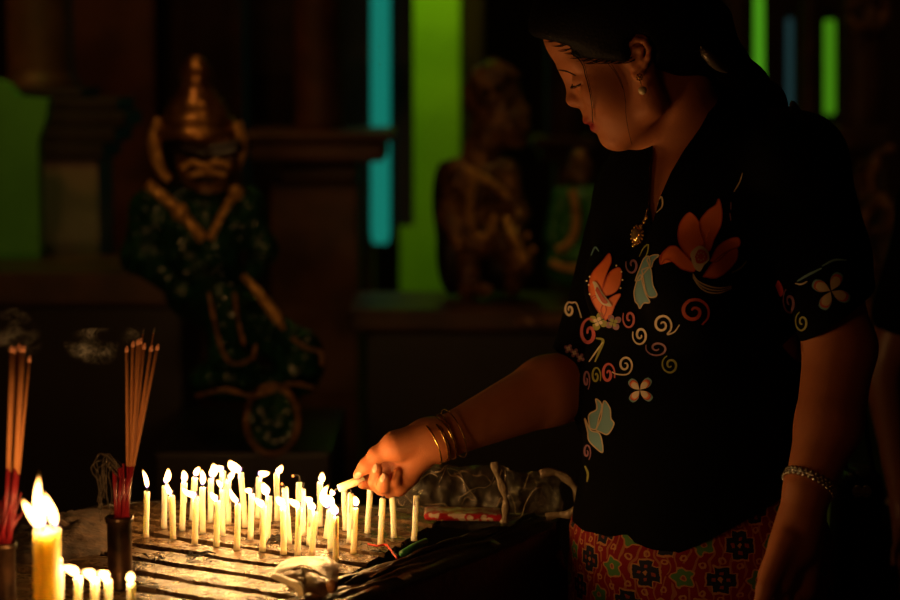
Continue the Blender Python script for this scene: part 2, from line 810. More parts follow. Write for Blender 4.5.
def candle(name, base, top, Y, rad_px, label, group, flame=None, fw=3.2, wick=None, wax=M_WAX, ember=False, cat='candle', base_pt=None):
    """base/top: where foot and head of the candle stand, at distance Y"""
    s = S(Y)
    B = base_pt if base_pt is not None else W(base[0], base[1], Y)
    T = W(top[0], top[1], Y)
    t = empty(name, B, label, cat, group)
    bm = bmesh.new()
    ax = T - B
    r = rad_px * s
    n = 9
    pts, rad = [], []
    for i in range(n + 1):
        q = i / n
        pts.append(B + ax * q + Vector((noise.noise(Vector((B.x * 50, q * 2, 1))), 0, 0)) * .0007)
        rad.append(r * (1 + .05 * noise.noise(Vector((B.x * 90, q * 5, 7)))))
    rad[0] *= 1.12
    pts += [T + ax.normalized() * r * .25, T + ax.normalized() * r * .12]
    rad += [r * .72, r * .2]
    tube(bm, pts, rad, 14)
    # a run of wax down one side
    a = random.uniform(0, 2 * PI)
    d = Vector((math.cos(a), math.sin(a), 0)) * r * .95
    l0 = random.uniform(.35, .8)
    tube(bm, [T + d, T - ax * (1 - l0) * .6 + d * 1.05, T - ax * (1 - l0) + d * 1.1], [r * .22, r * .25, r * .3], 6)
    link('wax_body', bm_mesh('wax_body', bm, True), wax, t)
    wk = wick or [(0, 0), (.5, -3.5), (1.2, -6)]
    wp = [W(top[0] + x, top[1] + y, Y) for x, y in wk]
    bm = bmesh.new()
    tube(bm, spline(wp, 6), .0011, 6)
    wo = link('wick', bm_mesh('wick', bm, True), M_WICK, t)
    if ember:
        bm = bmesh.new()
        ball(bm, wp[-1], .0017, 8)
        link('ember', bm_mesh('ember', bm, True), M_EMBER, wo)
    if flame:
        fp = [W(x, y, Y) for x, y in flame]
        fw *= .92
        link('flame', flame_mesh(fp, fw * s), M_FLAME, t)
        mid = spline(fp, 9)[4]
        flame_light(mid, FLAME_W * (fw / 3.6) ** 1.5, t)
    return t


ORD = ['first', 'second', 'third', 'fourth', 'fifth', 'sixth', 'seventh', 'eighth', 'ninth', 'tenth', 'eleventh', 'twelfth', 'thirteenth',
       'fourteenth', 'fifteenth', 'sixteenth', 'seventeenth', 'eighteenth', 'nineteenth', 'twentieth', 'twenty-first', 'twenty-second',
       'twenty-third', 'twenty-fourth', 'twenty-fifth', 'twenty-sixth', 'twenty-seventh', 'twenty-eighth', 'twenty-ninth', 'thirtieth',
       'thirty-first', 'thirty-second', 'thirty-third', 'thirty-fourth', 'thirty-fifth', 'thirty-sixth', 'thirty-seventh', 'thirty-eighth',
       'thirty-ninth', 'fortieth']
# foot, head, flame path, flame half-width, words for the flame, [wick, ember]
CANDLES = [
    ((146, 537), (147, 492), [(147.5, 488), (146, 479), (142, 468)], 2.5, 'with a tall flame'),
    ((164, 528), (164.5, 486), [(165, 483), (168, 476), (168, 467)], 3.6, 'with a round upright flame'),
    ((173, 539), (172, 496), [(171.5, 494), (168.5, 490), (166, 481)], 2.8, 'with flame bending back'),
    ((182, 530), (184, 483), [(184, 482), (184.5, 476), (183, 469)], 3.5, 'with a teardrop flame'),
    ((194.5, 543.5), (196, 497), [(197, 494), (192, 494.5), (186, 492), (180, 486)], 3.2, 'with flame blown flat'),
    ((192, 520), (194.5, 478), [(195, 476), (197, 471), (200.5, 466.5)], 3.2, 'standing behind the others'),
    ((202.5, 533), (202.5, 488), [(202.5, 485), (203, 477), (201, 468)], 3.2, 'with a long upright flame'),
    ((210.5, 522), (211, 479), [(211, 477), (214, 470), (213, 462)], 4.6, 'with a broad bright flame'),
    ((216.5, 546), (217.5, 501), [(218, 499), (214, 497), (209, 491)], 3.2, 'with flame leaning over'),
    ((222, 515), (223, 472), [(224, 469), (219, 468.5), (212, 466)], 3.2, 'with a sideways flame in the back row'),
    ((222.5, 535.5), (222.5, 490), [(222.5, 487), (220, 484), (215.5, 479)], 2.8, 'with a small slanting flame'),
    ((228.5, 524), (228, 480), [(228, 478), (231, 476), (235, 470)], 3.4, 'with flame meeting its neighbour'),
    ((236.5, 549.5), (238, 504), [(239, 501), (235, 499.5), (231.5, 494), (229, 486)], 3.0, 'with a long flame curling up'),
    ((245, 527), (241, 473), [(242, 470), (235, 468), (231, 464), (229, 459)], 5.0, 'tilted, with a large flame'),
    ((250.5, 539), (252, 494), [(252, 491), (248, 490.5), (243, 490)], 2.8, 'with a flat flame'),
    ((258, 518), (259, 478), [(258, 473), (264, 474), (271, 472.5)], 3.4, 'with flame blown the other way'),
    ((262.5, 551), (264, 505), [(265, 503), (260, 503), (253, 496)], 3.6, 'in front with a wide low flame'),
    ((267, 542), (269, 496), [(268.5, 494), (265, 489), (262, 481)], 4.8, 'with a great bright flame'),
    ((277.5, 520.5), (277, 474), [(276, 472), (280, 469.5), (282.5, 464)], 3.4, 'with flame tilting outward'),
    ((283.5, 554), (283, 507), [(284, 505), (280, 501), (275, 496)], 4.2, 'with a broad leaning flame'),
    ((289, 544), (285, 488), None, 0, 'gone out', [(0, 0), (-1.5, -3), (-3, -4)], True),
    ((297.5, 556.5), (299.5, 508), [(300, 506), (294, 503), (287, 498)], 3.6, 'with a long sideways flame'),
    ((298.5, 525), (299, 483), None, 0, 'gone out, its burnt tip curled over', [(0, 0), (.5, -6), (-2, -8), (-6, -7)], True),
    ((303, 535), (303, 489), None, 0, 'gone out, with a short black wick', None),
    ((309.5, 545), (310.5, 506), [(312, 502), (309, 500), (303, 497)], 3.6, 'partly hidden by the next'),
    ((311.5, 555), (315.5, 512), [(315, 509), (311, 505), (306, 498)], 3.6, 'narrowing to its foot'),
    ((320, 526), (320, 483), [(320, 481), (322, 478), (322, 471)], 3.8, 'with a short round flame'),
    ((326, 538), (329.5, 511), [(328.5, 508), (324, 500), (324, 492), (330, 483)], 4.4, 'short and leaning'),
    ((330.5, 551), (331, 509), [(331, 506), (330, 500), (326, 494)], 4.6, 'under the largest cluster of flame'),
    ((335.5, 561), (336, 517), [(337, 514), (334, 509), (332, 501)], 4.4, 'nearest of the lit rows'),
    ((345.5, 530), (344, 489), None, 0, 'unlit, under the candle in the hand', None),
    ((349.5, 542.5), (351, 494), None, 0, 'unlit, behind a lit one', [(0, 0), (.3, -3), (-.5, -4.5)]),
    ((353.5, 553.5), (355.5, 508.5), [(355.5, 506), (356, 501), (353.5, 495)], 3.4, 'with flame lit beyond the others'),
    ((367.5, 533), (370, 488), [(369, 487), (367, 486), (364.5, 486)], 1.6, 'with a tiny flame under the fingers'),
    ((380.5, 546.5), (383, 499), None, 0, 'unlit, its wick drooping', [(0, 0), (.5, -3), (2, -1), (3.5, 4)]),
    ((394, 537.5), (392.5, 493), None, 0, 'unlit, its wick turned aside', [(0, 0), (-1, -1.5), (-5, 1.5)]),
    ((414, 540.5), (416.5, 496), None, 0, 'unlit, standing apart', [(0, 0), (.5, -4), (1.5, -5)]),
]
idx = sorted(range(len(CANDLES)), key=lambda i: CANDLES[i][0][0])
for rank, i in enumerate(idx):
    c = CANDLES[i]
    Bp = on_z(*c[0])
    lit = 'lit' if c[2] else 'unlit'
    words = c[4] if c[2] else c[4].replace('unlit, ', '').replace('gone out, ', '').replace('gone out', 'gone out')
    lab = f'{"lit" if c[2] else "burnt-out" if "gone out" in c[4] else "unlit"} slim candle, {ORD[rank]} from left, {words}'
    candle('slim_candle', c[0], c[1], Bp.y, 3.05 * 2.68 / Bp.y, lab, 'slim candles on the rack', c[2], c[3],
           c[5] if len(c) > 5 else None, ember=len(c) > 6, base_pt=Bp)

# the five short ones in front and the thick one beside them
FRONT = [
    ((60, 640), (60, 566), [(60, 564), (60.5, 560), (59.5, 557)], 2.0, 'hidden behind the thick candle, with a low flame'),
    ((77, 646), (78.5, 577), [(78.5, 574), (72, 570), (60, 566)], 4.6, 'whose flame blows onto the thick candle'),
    ((94, 646), (94.5, 579), [(95, 577), (90, 574), (80, 571)], 5.2, 'in the middle of the short front row'),
    ((107.5, 645), (108.5, 580), [(109, 578), (104, 575), (96, 572)], 5.0, 'beside the gap in the short front row'),
    ((130, 646), (131, 583.5), [(131, 581), (130.5, 577), (131.5, 571)], 4.6, 'alone with a ball of flame, in front of the joss stick tube'),
]
for c in FRONT:
    Bp = on_z(*c[0])
    candle('short_candle', c[0], c[1], Bp.y, 3.7, f'lit short candle {c[4]}', 'short candles along the front of the rack', c[2], c[3], base_pt=Bp)

Bp = on_z(46, 656)
YT = Bp.y
sT = S(YT)
thick = empty('thick_candle', Bp, 'thick ridged yellow candle with several wicks burning in one ragged flame', 'candle')
bm = bmesh.new()
T = W(47, 528, YT)
hh = T.z - Bp.z
prof = []
NS = 40
rings = []
for q in (0, .1, .3, .5, .7, .85, .95, 1.0, .992, .97):
    rr = 13.2 * sT if q != .97 else 9.5 * sT
    ring = []
    for k in range(NS):
        a = 2 * PI * k / NS
        ridge = 1 + .035 * math.cos(a * 7) + .02 * math.cos(a * 3 + q)
        ring.append(bm.verts.new((Bp.x + (T.x - Bp.x) * q + math.cos(a) * rr * ridge, Bp.y + math.sin(a) * rr * ridge,
                                  Bp.z + hh * (q + (.012 * math.cos(a * 2 + 1) if q > .94 else 0)))))
    rings.append(ring)
for a, b in zip(rings, rings[1:]):
    for k in range(NS):
        bm.faces.new((a[k], a[(k + 1) % NS], b[(k + 1) % NS], b[k]))
bm.faces.new(rings[0][::-1])
bm.faces.new(rings[-1])
link('wax_body', bm_mesh('wax_body', bm, True), M_WAX_THICK, thick)
for (wx, path, fw_) in ((37.5, [(37.5, 527), (35, 519), (28, 509), (20.5, 497)], 4.8), (42.5, [(42.5, 527), (41, 516), (38, 503), (38, 488), (39.5, 471)], 5.0),
                        (53.5, [(54.5, 527), (53, 516), (48, 503), (42, 489)], 4.8)):
    bm = bmesh.new()
    wp = [W(wx, 531, YT), W(wx, 526, YT), W(wx - 1, 522, YT)]
    tube(bm, wp, .0012, 6)
    link('wick', bm_mesh('wick', bm, True), M_WICK, thick)
    link('flame', flame_mesh([W(x, y, YT + (wx - 45) * .0003) for x, y in path], fw_ * sT), M_FLAME, thick)
    flame_light(W(path[2][0], path[2][1], YT), FLAME_W * 1.6, thick)


# ------------------------------------------------------------------ joss sticks in their tubes
def joss_tube(px, base_py, top_py, rad_px, label):
    Bp = on_z(px, base_py)
    Y = Bp.y
    s = S(Y)
    T = W(px, top_py, Y)
    t = empty('joss_stick_tube', Bp, label, 'incense holder')
    h = T.z - Bp.z
    r = rad_px * s
    bm = bmesh.new()
    lathe(bm, Bp, [(r * .98, 0), (r * 1.02, h * .03), (r * .97, h * .06), (r * .95, h * .5), (r * .97, h * .9), (r * 1.1, h * .93), (r * 1.12, h * .98), (r * 1.05, h),
                   (r * .88, h), (r * .84, h * .9), (r * .84, h * .75)], 28)
    link('tube_wall', bm_mesh('tube_wall', bm, True), M_BRONZE, t)
    bm = bmesh.new()
    lathe(bm, Bp, [(r * .8, h * .76), (r * .83, h * .86), (r * .5, h * .90), (r * .1, h * .91)], 20)
    link('ash_fill', bm_mesh('ash_fill', bm, True), M_ASH, t)
    return Y


def stick(foot, split, tip, Y, label, group, coated=True, rad=.0015, ember=True):
    p0, p1, p2 = W(*foot, Y), W(*split, Y), W(*tip, Y)
    t = empty('joss_stick', p0, label, 'joss stick', group)
    bm = bmesh.new()
    tube(bm, [p0, p1], rad * .75, 8)
    link('bamboo_end', bm_mesh('bamboo_end', bm, True), M_RED, t)
    if coated:
        bm = bmesh.new()
        tube(bm, [p1, p1.lerp(p2, .5), p2], rad, 8)
        c = link('incense_coat', bm_mesh('incense_coat', bm, True), M_COAT, t)
        bm = bmesh.new()
        d = (p2 - p1).normalized()
        tube(bm, [p2, p2 + d * .0035, p2 + d * .007 + Vector((.0008, 0, 0))], [rad * 1.05, rad * 1.1, rad * .4], 8)
        link('ash_tip', bm_mesh('ash_tip', bm, True), M_EMBER_DIM if ember else M_ASH, t)


M_EMBER_DIM = mat('smouldering_tip', (.35, .16, .09), .9)
setin(M_EMBER_DIM.node_tree.nodes['Principled BSDF'], 'Emission Color', (1, .2, .04, 1))
setin(M_EMBER_DIM.node_tree.nodes['Principled BSDF'], 'Emission Strength', .12)
Y1 = joss_tube(120.5, 588, 516, 13, 'dark bronze tube of joss sticks beside the first row of slim candles')
tips1 = [(126.7, 352), (132.8, 347), (137.5, 345), (140.2, 344), (143.8, 349), (150.7, 351), (156.8, 350)]
mid1 = [127.2, 130.2, 131.5, 133.0, 134.2, 136.2, 138.0]
for i, (tp, mx_) in enumerate(zip(tips1, mid1)):
    fx = 128.5 + (mx_ - 127.2) * .1 - i * .9
    sp = (mx_ + (fx - mx_) * .35, 466 + (i % 3) * 2)
    stick((fx, 519), sp, tp, Y1 + (i % 3 - 1) * .006, f'tall smouldering joss stick, {ORD[i]} from the left in the tube beside the slim candles', 'tall joss sticks in the tube beside the candles', rad=.0019)
for i in range(10):
    fx = random.uniform(114, 129)
    tx = 114 + i * 2.0 + random.uniform(-1, 1)
    ty = random.uniform(464, 480)
    stick((fx, 521), (tx, ty), (tx, ty), Y1 + random.uniform(-.008, .01), 'burnt-down red joss stick stub in the tube beside the slim candles', 'red joss stick stubs in the tube beside the candles', coated=False, rad=.0018)
for i, (tx, ty) in enumerate(((143, 334), (153.5, 333))):
    stick((125 + i * 2, 520), (131 + i * 2, 460), (tx, ty), Y1 + .012, f'thin charred joss stick rising {"above the middle of" if i == 0 else "highest at the outer side of"} the bunch', 'charred joss sticks', rad=.0009, ember=False)
Y2 = joss_tube(4, 622, 542, 13.5, 'dark joss stick tube cut by the edge of the picture, beside the thick candle')
tips2 = [(11, 352), (14, 353), (18.5, 350), (21, 352), (23.7, 352), (29, 362)]
mid2 = [9.5, 11.5, 16, 17.5, 19, 21]
for i, (tp, mx_) in enumerate(zip(tips2, mid2)):
    fx = 3 + i * 1.4
    stick((fx, 546), (mx_ * .8 + fx * .2 - .5, 468 + (i % 3) * 3), tp, Y2 + (i % 3 - 1) * .006, f'tall joss stick, {ORD[i]} from the left in the tube beside the thick candle', 'tall joss sticks in the tube at the picture edge', rad=.0018)
for i in range(10):
    tx = -6 + i * 3.4 + random.uniform(-1, 1)
    ty = random.uniform(492, 515)
    stick((random.uniform(-4, 12), 548), (tx, ty), (tx, ty), Y2 + random.uniform(-.01, .008), 'burnt-down red joss stick stub in the tube beside the thick candle', 'red joss stick stubs in the tube at the picture edge', coated=False, rad=.0013)
# curls of fallen ash
bm = bmesh.new()
for i in range(11):
    x, y = 118 + random.uniform(-3, 6), 470 + random.uniform(-10, 8)
    pts = []
    hook = random.uniform(.6, 1.2)
    for q in range(7):
        t = q / 6
        pts.append(W(x - 22 * hook * math.sin(t * 2.2) * (.4 + .6 * random.random() ** .3), y - 20 * hook * math.sin(t * 3.0) + 46 * t * t * random.uniform(.7, 1.1) , Y1 + .01 + random.uniform(-.01, .012)))
    tube(bm, spline(pts, 14), .0005, 5)
tag(link('ash_curls', bm_mesh('ash_curls', bm, True), M_ASH), 'tangle of grey curled ash drooping from the spent joss sticks', 'ash', kind='stuff')

# low heap of ash and wax behind the tube
bm = bmesh.new()
c = on_z(58, 536)
NA, NB = 40, 40
g = []
for i in range(NA + 1):
    row = []
    for j in range(NB + 1):
        x, y = i / NA * 2 - 1, j / NB * 2 - 1
        d = math.hypot(x, y)
        rr_ = 1 + .25 * noise.noise(Vector((math.atan2(y, x) * 1.3, 4, 1)))
        p = c + Vector((.085 * x * rr_, .15 * y * rr_, 0))
        h = .020 * max(0, 1 - d * d) + (.009 * noise.noise(Vector((p.x * 60, p.y * 60, 2))) + .005 * noise.noise(Vector((p.x * 150, p.y * 150, 6)))) * max(0, 1 - d) - (.006 if d > .98 else 0)
        row.append(bm.verts.new((p.x, p.y, RACK_Z + h)))
    g.append(row)
for i in range(NA):
    for j in range(NB):
        x, y = (i + .5) / NA * 2 - 1, (j + .5) / NB * 2 - 1
        if math.hypot(x, y) < 1.0:
            bm.faces.new((g[i][j], g[i + 1][j], g[i + 1][j + 1], g[i][j + 1]))
for v in [v for v in bm.verts if not v.link_faces]:
    bm.verts.remove(v)
r = bmesh.ops.extrude_face_region(bm, geom=bm.faces[:])
for v in [q for q in r['geom'] if isinstance(q, bmesh.types.BMVert)]:
    v.co.z = RACK_Z - .004
tag(link('ash_heap', bm_mesh('ash_heap', bm, True), mat('brown_ash', (.075, .042, .022), .9, col2=(.03, .018, .011), nscale=60, bump=.8, bscale=90)), 'low brown heap of ash on the rack behind the thick candle', 'ash', kind='stuff')

# ------------------------------------------------------------------ crumpled waxed paper
M_PAPER = mat('waxed_paper', (.55, .44, .27), .4, col2=(.42, .30, .17), nscale=40, bump=.35, bscale=120, sss=.2, sssr=(.005, .003, .001))
P0 = on_z(304, 598)
wr = empty('paper_wrapper', P0, 'crumpled torn cream paper wrapper lying on the front corner of the rack', 'paper wrapper')


def sheet(pxh, NA, NB, amp, seed):
    """grid from a net of control points (px, py, Y): bilinear Catmull-Rom"""
    rows = [spline([W(*p) for p in r], NB) for r in pxh]
    cols = [spline([rows[i][j] for i in range(len(rows))], NA) for j in range(NB)]
    bm = bmesh.new()
    g = [[None] * NB for _ in range(NA)]
    for i in range(NA):
        for j in range(NB):
            p = cols[j][i]
            n = Vector((noise.noise(p * 45 + Vector((seed, 0, 0))), noise.noise(p * 45 + Vector((0, seed, 0))), noise.noise(p * 60 + Vector((0, 0, seed)))))
            m = abs(noise.noise(p * 80 + Vector((seed, seed, 0))))
            g[i][j] = bm.verts.new(p + n * amp + Vector((0, 0, -m * amp)))
    for i in range(NA - 1):
        for j in range(NB - 1):
            bm.faces.new((g[i][j], g[i + 1][j], g[i + 1][j + 1], g[i][j + 1]))
    return bm


Yw = P0.y
for nm, net, na, nb, amp, sd, m_ in (
        ('paper_sheet', [[(281, 562, Yw + .09), (292, 557, Yw + .10), (304, 556, Yw + .10), (318, 556.5, Yw + .10), (328, 557, Yw + .09), (338, 563, Yw + .08)],
                         [(277, 566, Yw + .06), (290, 561, Yw + .07), (304, 560, Yw + .07), (318, 561, Yw + .07), (330, 563, Yw + .06), (338.5, 571, Yw + .05)],
                         [(273, 574, Yw + .03), (290, 569, Yw + .035), (304, 565, Yw + .035), (316, 570, Yw + .03), (328, 579, Yw + .02), (338, 584, Yw + .02)]], 26, 44, .0012, 3.1, M_PAPER),
        ('front_sheet', [[(302, 567, Yw + .03), (310, 568, Yw + .03), (318, 573, Yw + .025), (326, 580, Yw + .015), (330, 588, Yw + .01)],
                         [(298, 580, Yw + .005), (308, 578, Yw - .0), (318, 582, Yw - .005), (326, 588, Yw - .005), (330, 593, Yw - .005)],
                         [(303, 590, Yw - .02), (309, 589, Yw - .02), (317, 592, Yw - .02), (325, 596, Yw - .02), (330, 598, Yw - .015)],
                         [(305, 604, Yw - .03), (311, 605, Yw - .03), (318, 605, Yw - .03), (325, 604, Yw - .03), (329, 603, Yw - .02)]], 34, 30, .0022, 5.7, M_PAPER),
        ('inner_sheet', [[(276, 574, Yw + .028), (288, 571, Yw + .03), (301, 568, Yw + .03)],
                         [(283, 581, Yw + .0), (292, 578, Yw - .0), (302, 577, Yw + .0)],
                         [(290, 590, Yw - .02), (298, 588, Yw - .02), (305, 590, Yw - .02)]], 24, 20, .0030, 8.2, mat('dark_brown_paper', (.20, .11, .045), .5, bump=.3)),  # inner sheet is a darker brown than the outer paper
        ('folded_flap', [[(270, 577, Yw + .02), (272, 573.5, Yw + .022), (275, 572.5, Yw + .025)],
                         [(284, 584, Yw - .01), (287, 580.5, Yw - .01), (290, 578.5, Yw - .005)],
                         [(296, 591, Yw - .03), (300, 586, Yw - .032), (303, 584, Yw - .028)],
                         [(301, 605, Yw - .04), (305, 603, Yw - .045), (308, 602, Yw - .04)]], 26, 12, .0008, 9., mat('pale_waxed_paper', (.62, .50, .30), .35, bump=.15, bscale=90))):
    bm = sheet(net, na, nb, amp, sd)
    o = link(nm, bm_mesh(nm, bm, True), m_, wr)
    md = o.modifiers.new('thick', 'SOLIDIFY')
    md.thickness = .001
bm = bmesh.new()
ball(bm, W(332, 586, Yw - .03), 6.5 * S(Yw), 14, (.9, .8, 1.1))
for v in bm.verts:
    v.co += Vector((1, 1, 1)) * .0016 * noise.noise(v.co * 120)
tag(link('wax_lump', bm_mesh('wax_lump', bm, True), mat('brown_wax_lump', (.28, .11, .035), .4, bump=.3)), 'small reddish-brown lump resting against the crumpled paper wrapper', 'wax lump')

# scraps on the slats
for i, (cx, cy, nsc) in enumerate(((201, 557, 9), (278, 541, 14), (150, 560, 4), (385, 556, 4))):
    bm = bmesh.new()
    for k in range(nsc):
        p = on_z(cx + random.uniform(-11, 11), cy + random.uniform(-2.5, 2.5)) + Vector((0, 0, .003))
        a = random.uniform(0, 6.3)
        d = Vector((math.cos(a), math.sin(a), random.uniform(0, .25))) * random.uniform(.004, .011)
        tube(bm, [p - d, p + Vector((0, 0, .002)), p + d], [.0006, .0016, .0004], 5)
    tag(link('charred_scraps', bm_mesh('charred_scraps', bm), M_WICK),
        ['charred shreds on the bright slat below the tall lit rows', 'black burnt crumbs on the slat between the middle candles', 'dark specks of soot on the slat beside the bronze tube', 'burnt shreds beside the drooping unlit candle'][i], 'burnt scraps', kind='stuff')
bm = bmesh.new()
tube(bm, spline([on_z(x, y) + Vector((0, 0, .004)) for x, y in ((368, 547), (377, 549), (386, 548), (392, 555), (397, 562))], 24), .0013, 6)
tag(link('red_string', bm_mesh('red_string', bm, True), mat('red_cord', (.5, .03, .015), .7)), 'loose red string lying on the slats beside the unlit candles', 'string')
bm = bmesh.new()
tube(bm, [on_z(402, 560) + Vector((0, 0, .008)), on_z(414, 554) + Vector((0, 0, .009)), on_z(426, 548) + Vector((0, 0, .009))], [.0045, .005, .004], 10)
tag(link('green_stub', bm_mesh('green_stub', bm, True), mat('green_plastic', (.03, .16, .05), .4)), 'short green stub lying at the edge of the rack', 'stub')

# ------------------------------------------------------------------ clear plastic bag with a red and white packet inside


def bag_material():
    m = bpy.data.materials.new('clear_crinkled_plastic')
    m.use_nodes = True
    nt = m.node_tree
    nt.nodes.clear()
    L = nt.links
    out = nt.nodes.new('ShaderNodeOutputMaterial')
    mix = nt.nodes.new('ShaderNodeMixShader')
    tr = nt.nodes.new('ShaderNodeBsdfTransparent')
    tr.inputs[0].default_value = (.93, .91, .87, 1)
    b = nt.nodes.new('ShaderNodeBsdfPrincipled')
    setin(b, 'Base Color', (.22, .19, .15))
    setin(b, 'Roughness', .16)
    setin(b, 'Specular IOR Level', 1.0)
    setin(b, 'Coat Weight', 1.0)
    setin(b, 'Coat Roughness', .12)
    setin(b, 'Coat IOR', 2.2)
    tc = nt.nodes.new('ShaderNodeTexCoord')
    n = nt.nodes.new('ShaderNodeTexNoise')
    n.inputs['Scale'].default_value = 45
    n.inputs['Detail'].default_value = 6
    n.inputs['Distortion'].default_value = 1.5
    L.new(tc.outputs['Object'], n.inputs['Vector'])
    bp = nt.nodes.new('ShaderNodeBump')
    bp.inputs['Strength'].default_value = 1
    bp.inputs['Distance'].default_value = .01
    L.new(n.outputs['Fac'], bp.inputs['Height'])
    L.new(bp.outputs['Normal'], b.inputs['Normal'])
    rp = nt.nodes.new('ShaderNodeMapRange')
    rp.inputs[1].default_value = .35
    rp.inputs[2].default_value = .75
    rp.inputs[3].default_value = .05
    rp.inputs[4].default_value = .34
    L.new(n.outputs['Fac'], rp.inputs[0])
    L.new(rp.outputs[0], mix.inputs[0])
    L.new(tr.outputs[0], mix.inputs[1])
    L.new(b.outputs[0], mix.inputs[2])
    L.new(mix.outputs[0], out.inputs['Surface'])
    return m


M_BAG = bag_material()
YB = on_z(470, 522).y
bagc = on_z(480, 522)
bag = empty('plastic_bag', bagc, 'crumpled clear plastic carrier bag lying on the far corner of the rack', 'plastic bag')
bm = bmesh.new()
# sections: (px, top py, bottom py, half depth)
secs = [(388, 494, 503, .008), (398, 476, 511, .03), (415, 468, 514, .042), (435, 464, 516, .05), (460, 465, 518, .05), (482, 467, 520, .046), (497, 464, 523, .03),
        (505, 466, 529, .022), (513, 471, 522, .030), (530, 472, 520, .036), (548, 473, 520, .026), (562, 478, 519, .010)]
seg = 56
rings = []
for i, (x, y0, y1, dp) in enumerate(secs):
    pass
n2 = 130
cs = spline([(x, y0, y1) for x, y0, y1, d in secs], n2)
ds = spline([(d, 0, 0) for x, y0, y1, d in secs], n2)
for i in range(n2):
    x, y0, y1 = cs[i]
    d = max(.006, ds[i].x)
    ring = []
    for k in range(seg):
        a = 2 * PI * k / seg
        p = W(x, (y0 + y1) / 2 - (y1 - y0) / 2 * math.sin(a), YB + .02 - d * math.cos(a) * 1.0)
        q = p * 38
        am = .006
        p = p + Vector((noise.noise(q), noise.noise(q + Vector((9, 0, 0))), noise.noise(q + Vector((0, 9, 0))))) * am \
            + Vector((0, -1, .3)) * (-(1 - abs(noise.noise(p * 42 + Vector((3, 1, 4)))) * 2.2) ** 3 * -.007 - abs(noise.noise(p * 90)) * .004)
        p.z = max(p.z, RACK_Z + .003)
        ring.append(bm.verts.new(p))
    rings.append(ring)
for a, b in zip(rings, rings[1:]):
    for k in range(seg):
        bm.faces.new((a[k], a[(k + 1) % seg], b[(k + 1) % seg], b[k]))
rv = [[v.co.copy() for v in r_] for r_ in rings]
nb0 = len(bm.faces)
for q in range(26):
    i0, k0_ = random.uniform(4, n2 - 30), random.uniform(0, seg)
    di, dk = random.uniform(6, 24), random.uniform(-14, 14)
    pts = []
    for h in range(7):
        ii = min(n2 - 1, int(i0 + di * h / 6))
        kk = int(k0_ + dk * h / 6 + 1.5 * math.sin(h + q)) % seg
        pts.append(rv[ii][kk])
    tube(bm, spline(pts, 16), [.0007 * math.sin(PI * (m_ + 1) / 17) + .0003 for m_ in range(16)], 6, squash=.7)
me = bm_mesh('bag_body', bm, True)
for f_ in me.polygons:
    if f_.index >= nb0:
        f_.material_index = 1
link('bag_body', me, [M_BAG, mat('crease_glint', (.30, .24, .17), .2, spec=1.)], bag)  # paler crease ridges also stand in for glints along the folds
bm = bmesh.new()
hp = [(540, 474), (552, 472), (563, 476), (572, 484), (578, 494), (577, 506), (570, 514), (558, 515), (546, 518)]
tube(bm, spline([W(x, y, YB - .005 + .004 * math.sin(i)) for i, (x, y) in enumerate(hp)], 40), [.0034 + .0007 * math.sin(i * .7) for i in range(40)], 8, squash=1.6)
link('handle', bm_mesh('handle', bm, True), mat('rolled_plastic', (.26, .2, .13), .25, bump=.8, bscale=90), bag)
bm = bmesh.new()
tube(bm, spline([W(x, y, YB - .035) for x, y in ((494, 462), (497, 474), (503, 488), (506, 503), (505, 515), (504, 523))], 24), [.0026 + .0008 * math.sin(i * .9) for i in range(24)], 7, squash=1.8)
link('bunched_fold', bm_mesh('bunched_fold', bm, True), mat('bunched_plastic', (.22, .17, .11), .25, bump=.9, bscale=110), bag)


def packet_material():
    m, nt, b = newmat('red_white_print')
    L = nt.links
    tc = nt.nodes.new('ShaderNodeTexCoord')
    n = nt.nodes.new('ShaderNodeTexVoronoi')
    n.inputs['Scale'].default_value = 130
    L.new(tc.outputs['Object'], n.inputs['Vector'])
    r = nt.nodes.new('ShaderNodeValToRGB')
    r.color_ramp.interpolation = 'CONSTANT'
    r.color_ramp.elements[0].color = (.30, .010, .014, 1)
    r.color_ramp.elements[1].position = .55
    r.color_ramp.elements[1].color = (.42, .34, .26, 1)
    sx = nt.nodes.new('ShaderNodeSeparateColor')
    L.new(n.outputs['Color'], sx.inputs[0])
    L.new(sx.outputs[0], r.inputs['Fac'])
    L.new(r.outputs['Color'], b.inputs['Base Color'])
    setin(b, 'Roughness', .3)
    return m


bm = bmesh.new()
pa_, pb_ = W(424, 500, YB + .0), W(503, 512, YB + .0)
pa_.z = RACK_Z + .012
pb_.z = RACK_Z + .010
e = pb_ - pa_
box(bm, (pa_ + pb_) / 2, (e.length, .05, .010), Matrix.Rotation(math.atan2(e.y, e.x), 3, 'Z') @ Matrix.Rotation(-math.atan2(e.z, math.hypot(e.x, e.y)), 3, 'Y'), .005)
tag(link('candle_packet', bm_mesh('candle_packet', bm, True), packet_material()), 'red and white printed packet inside the clear plastic bag', 'packet')
# ================================================================== the woman
def skin_material(name, col, col2):
    m = mat(name, col, .56, col2=col2, nscale=14, bump=.12, bscale=500, sss=.18, sssr=(.012, .005, .002), spec=.25)
    nt = m.node_tree
    b = nt.nodes['Principled BSDF']
    src = b.inputs['Base Color'].links[0].from_socket
    at = nt.nodes.new('ShaderNodeAttribute')
    at.attribute_name = 'lips'
    mx = nt.nodes.new('ShaderNodeMix')
    mx.data_type = 'RGBA'
    nt.links.new(at.outputs['Fac'], mx.inputs[0])
    nt.links.new(src, mx.inputs[6])
    mx.inputs[7].default_value = (.30, .028, .03, 1)
    nt.links.new(mx.outputs[2], b.inputs['Base Color'])
    return m


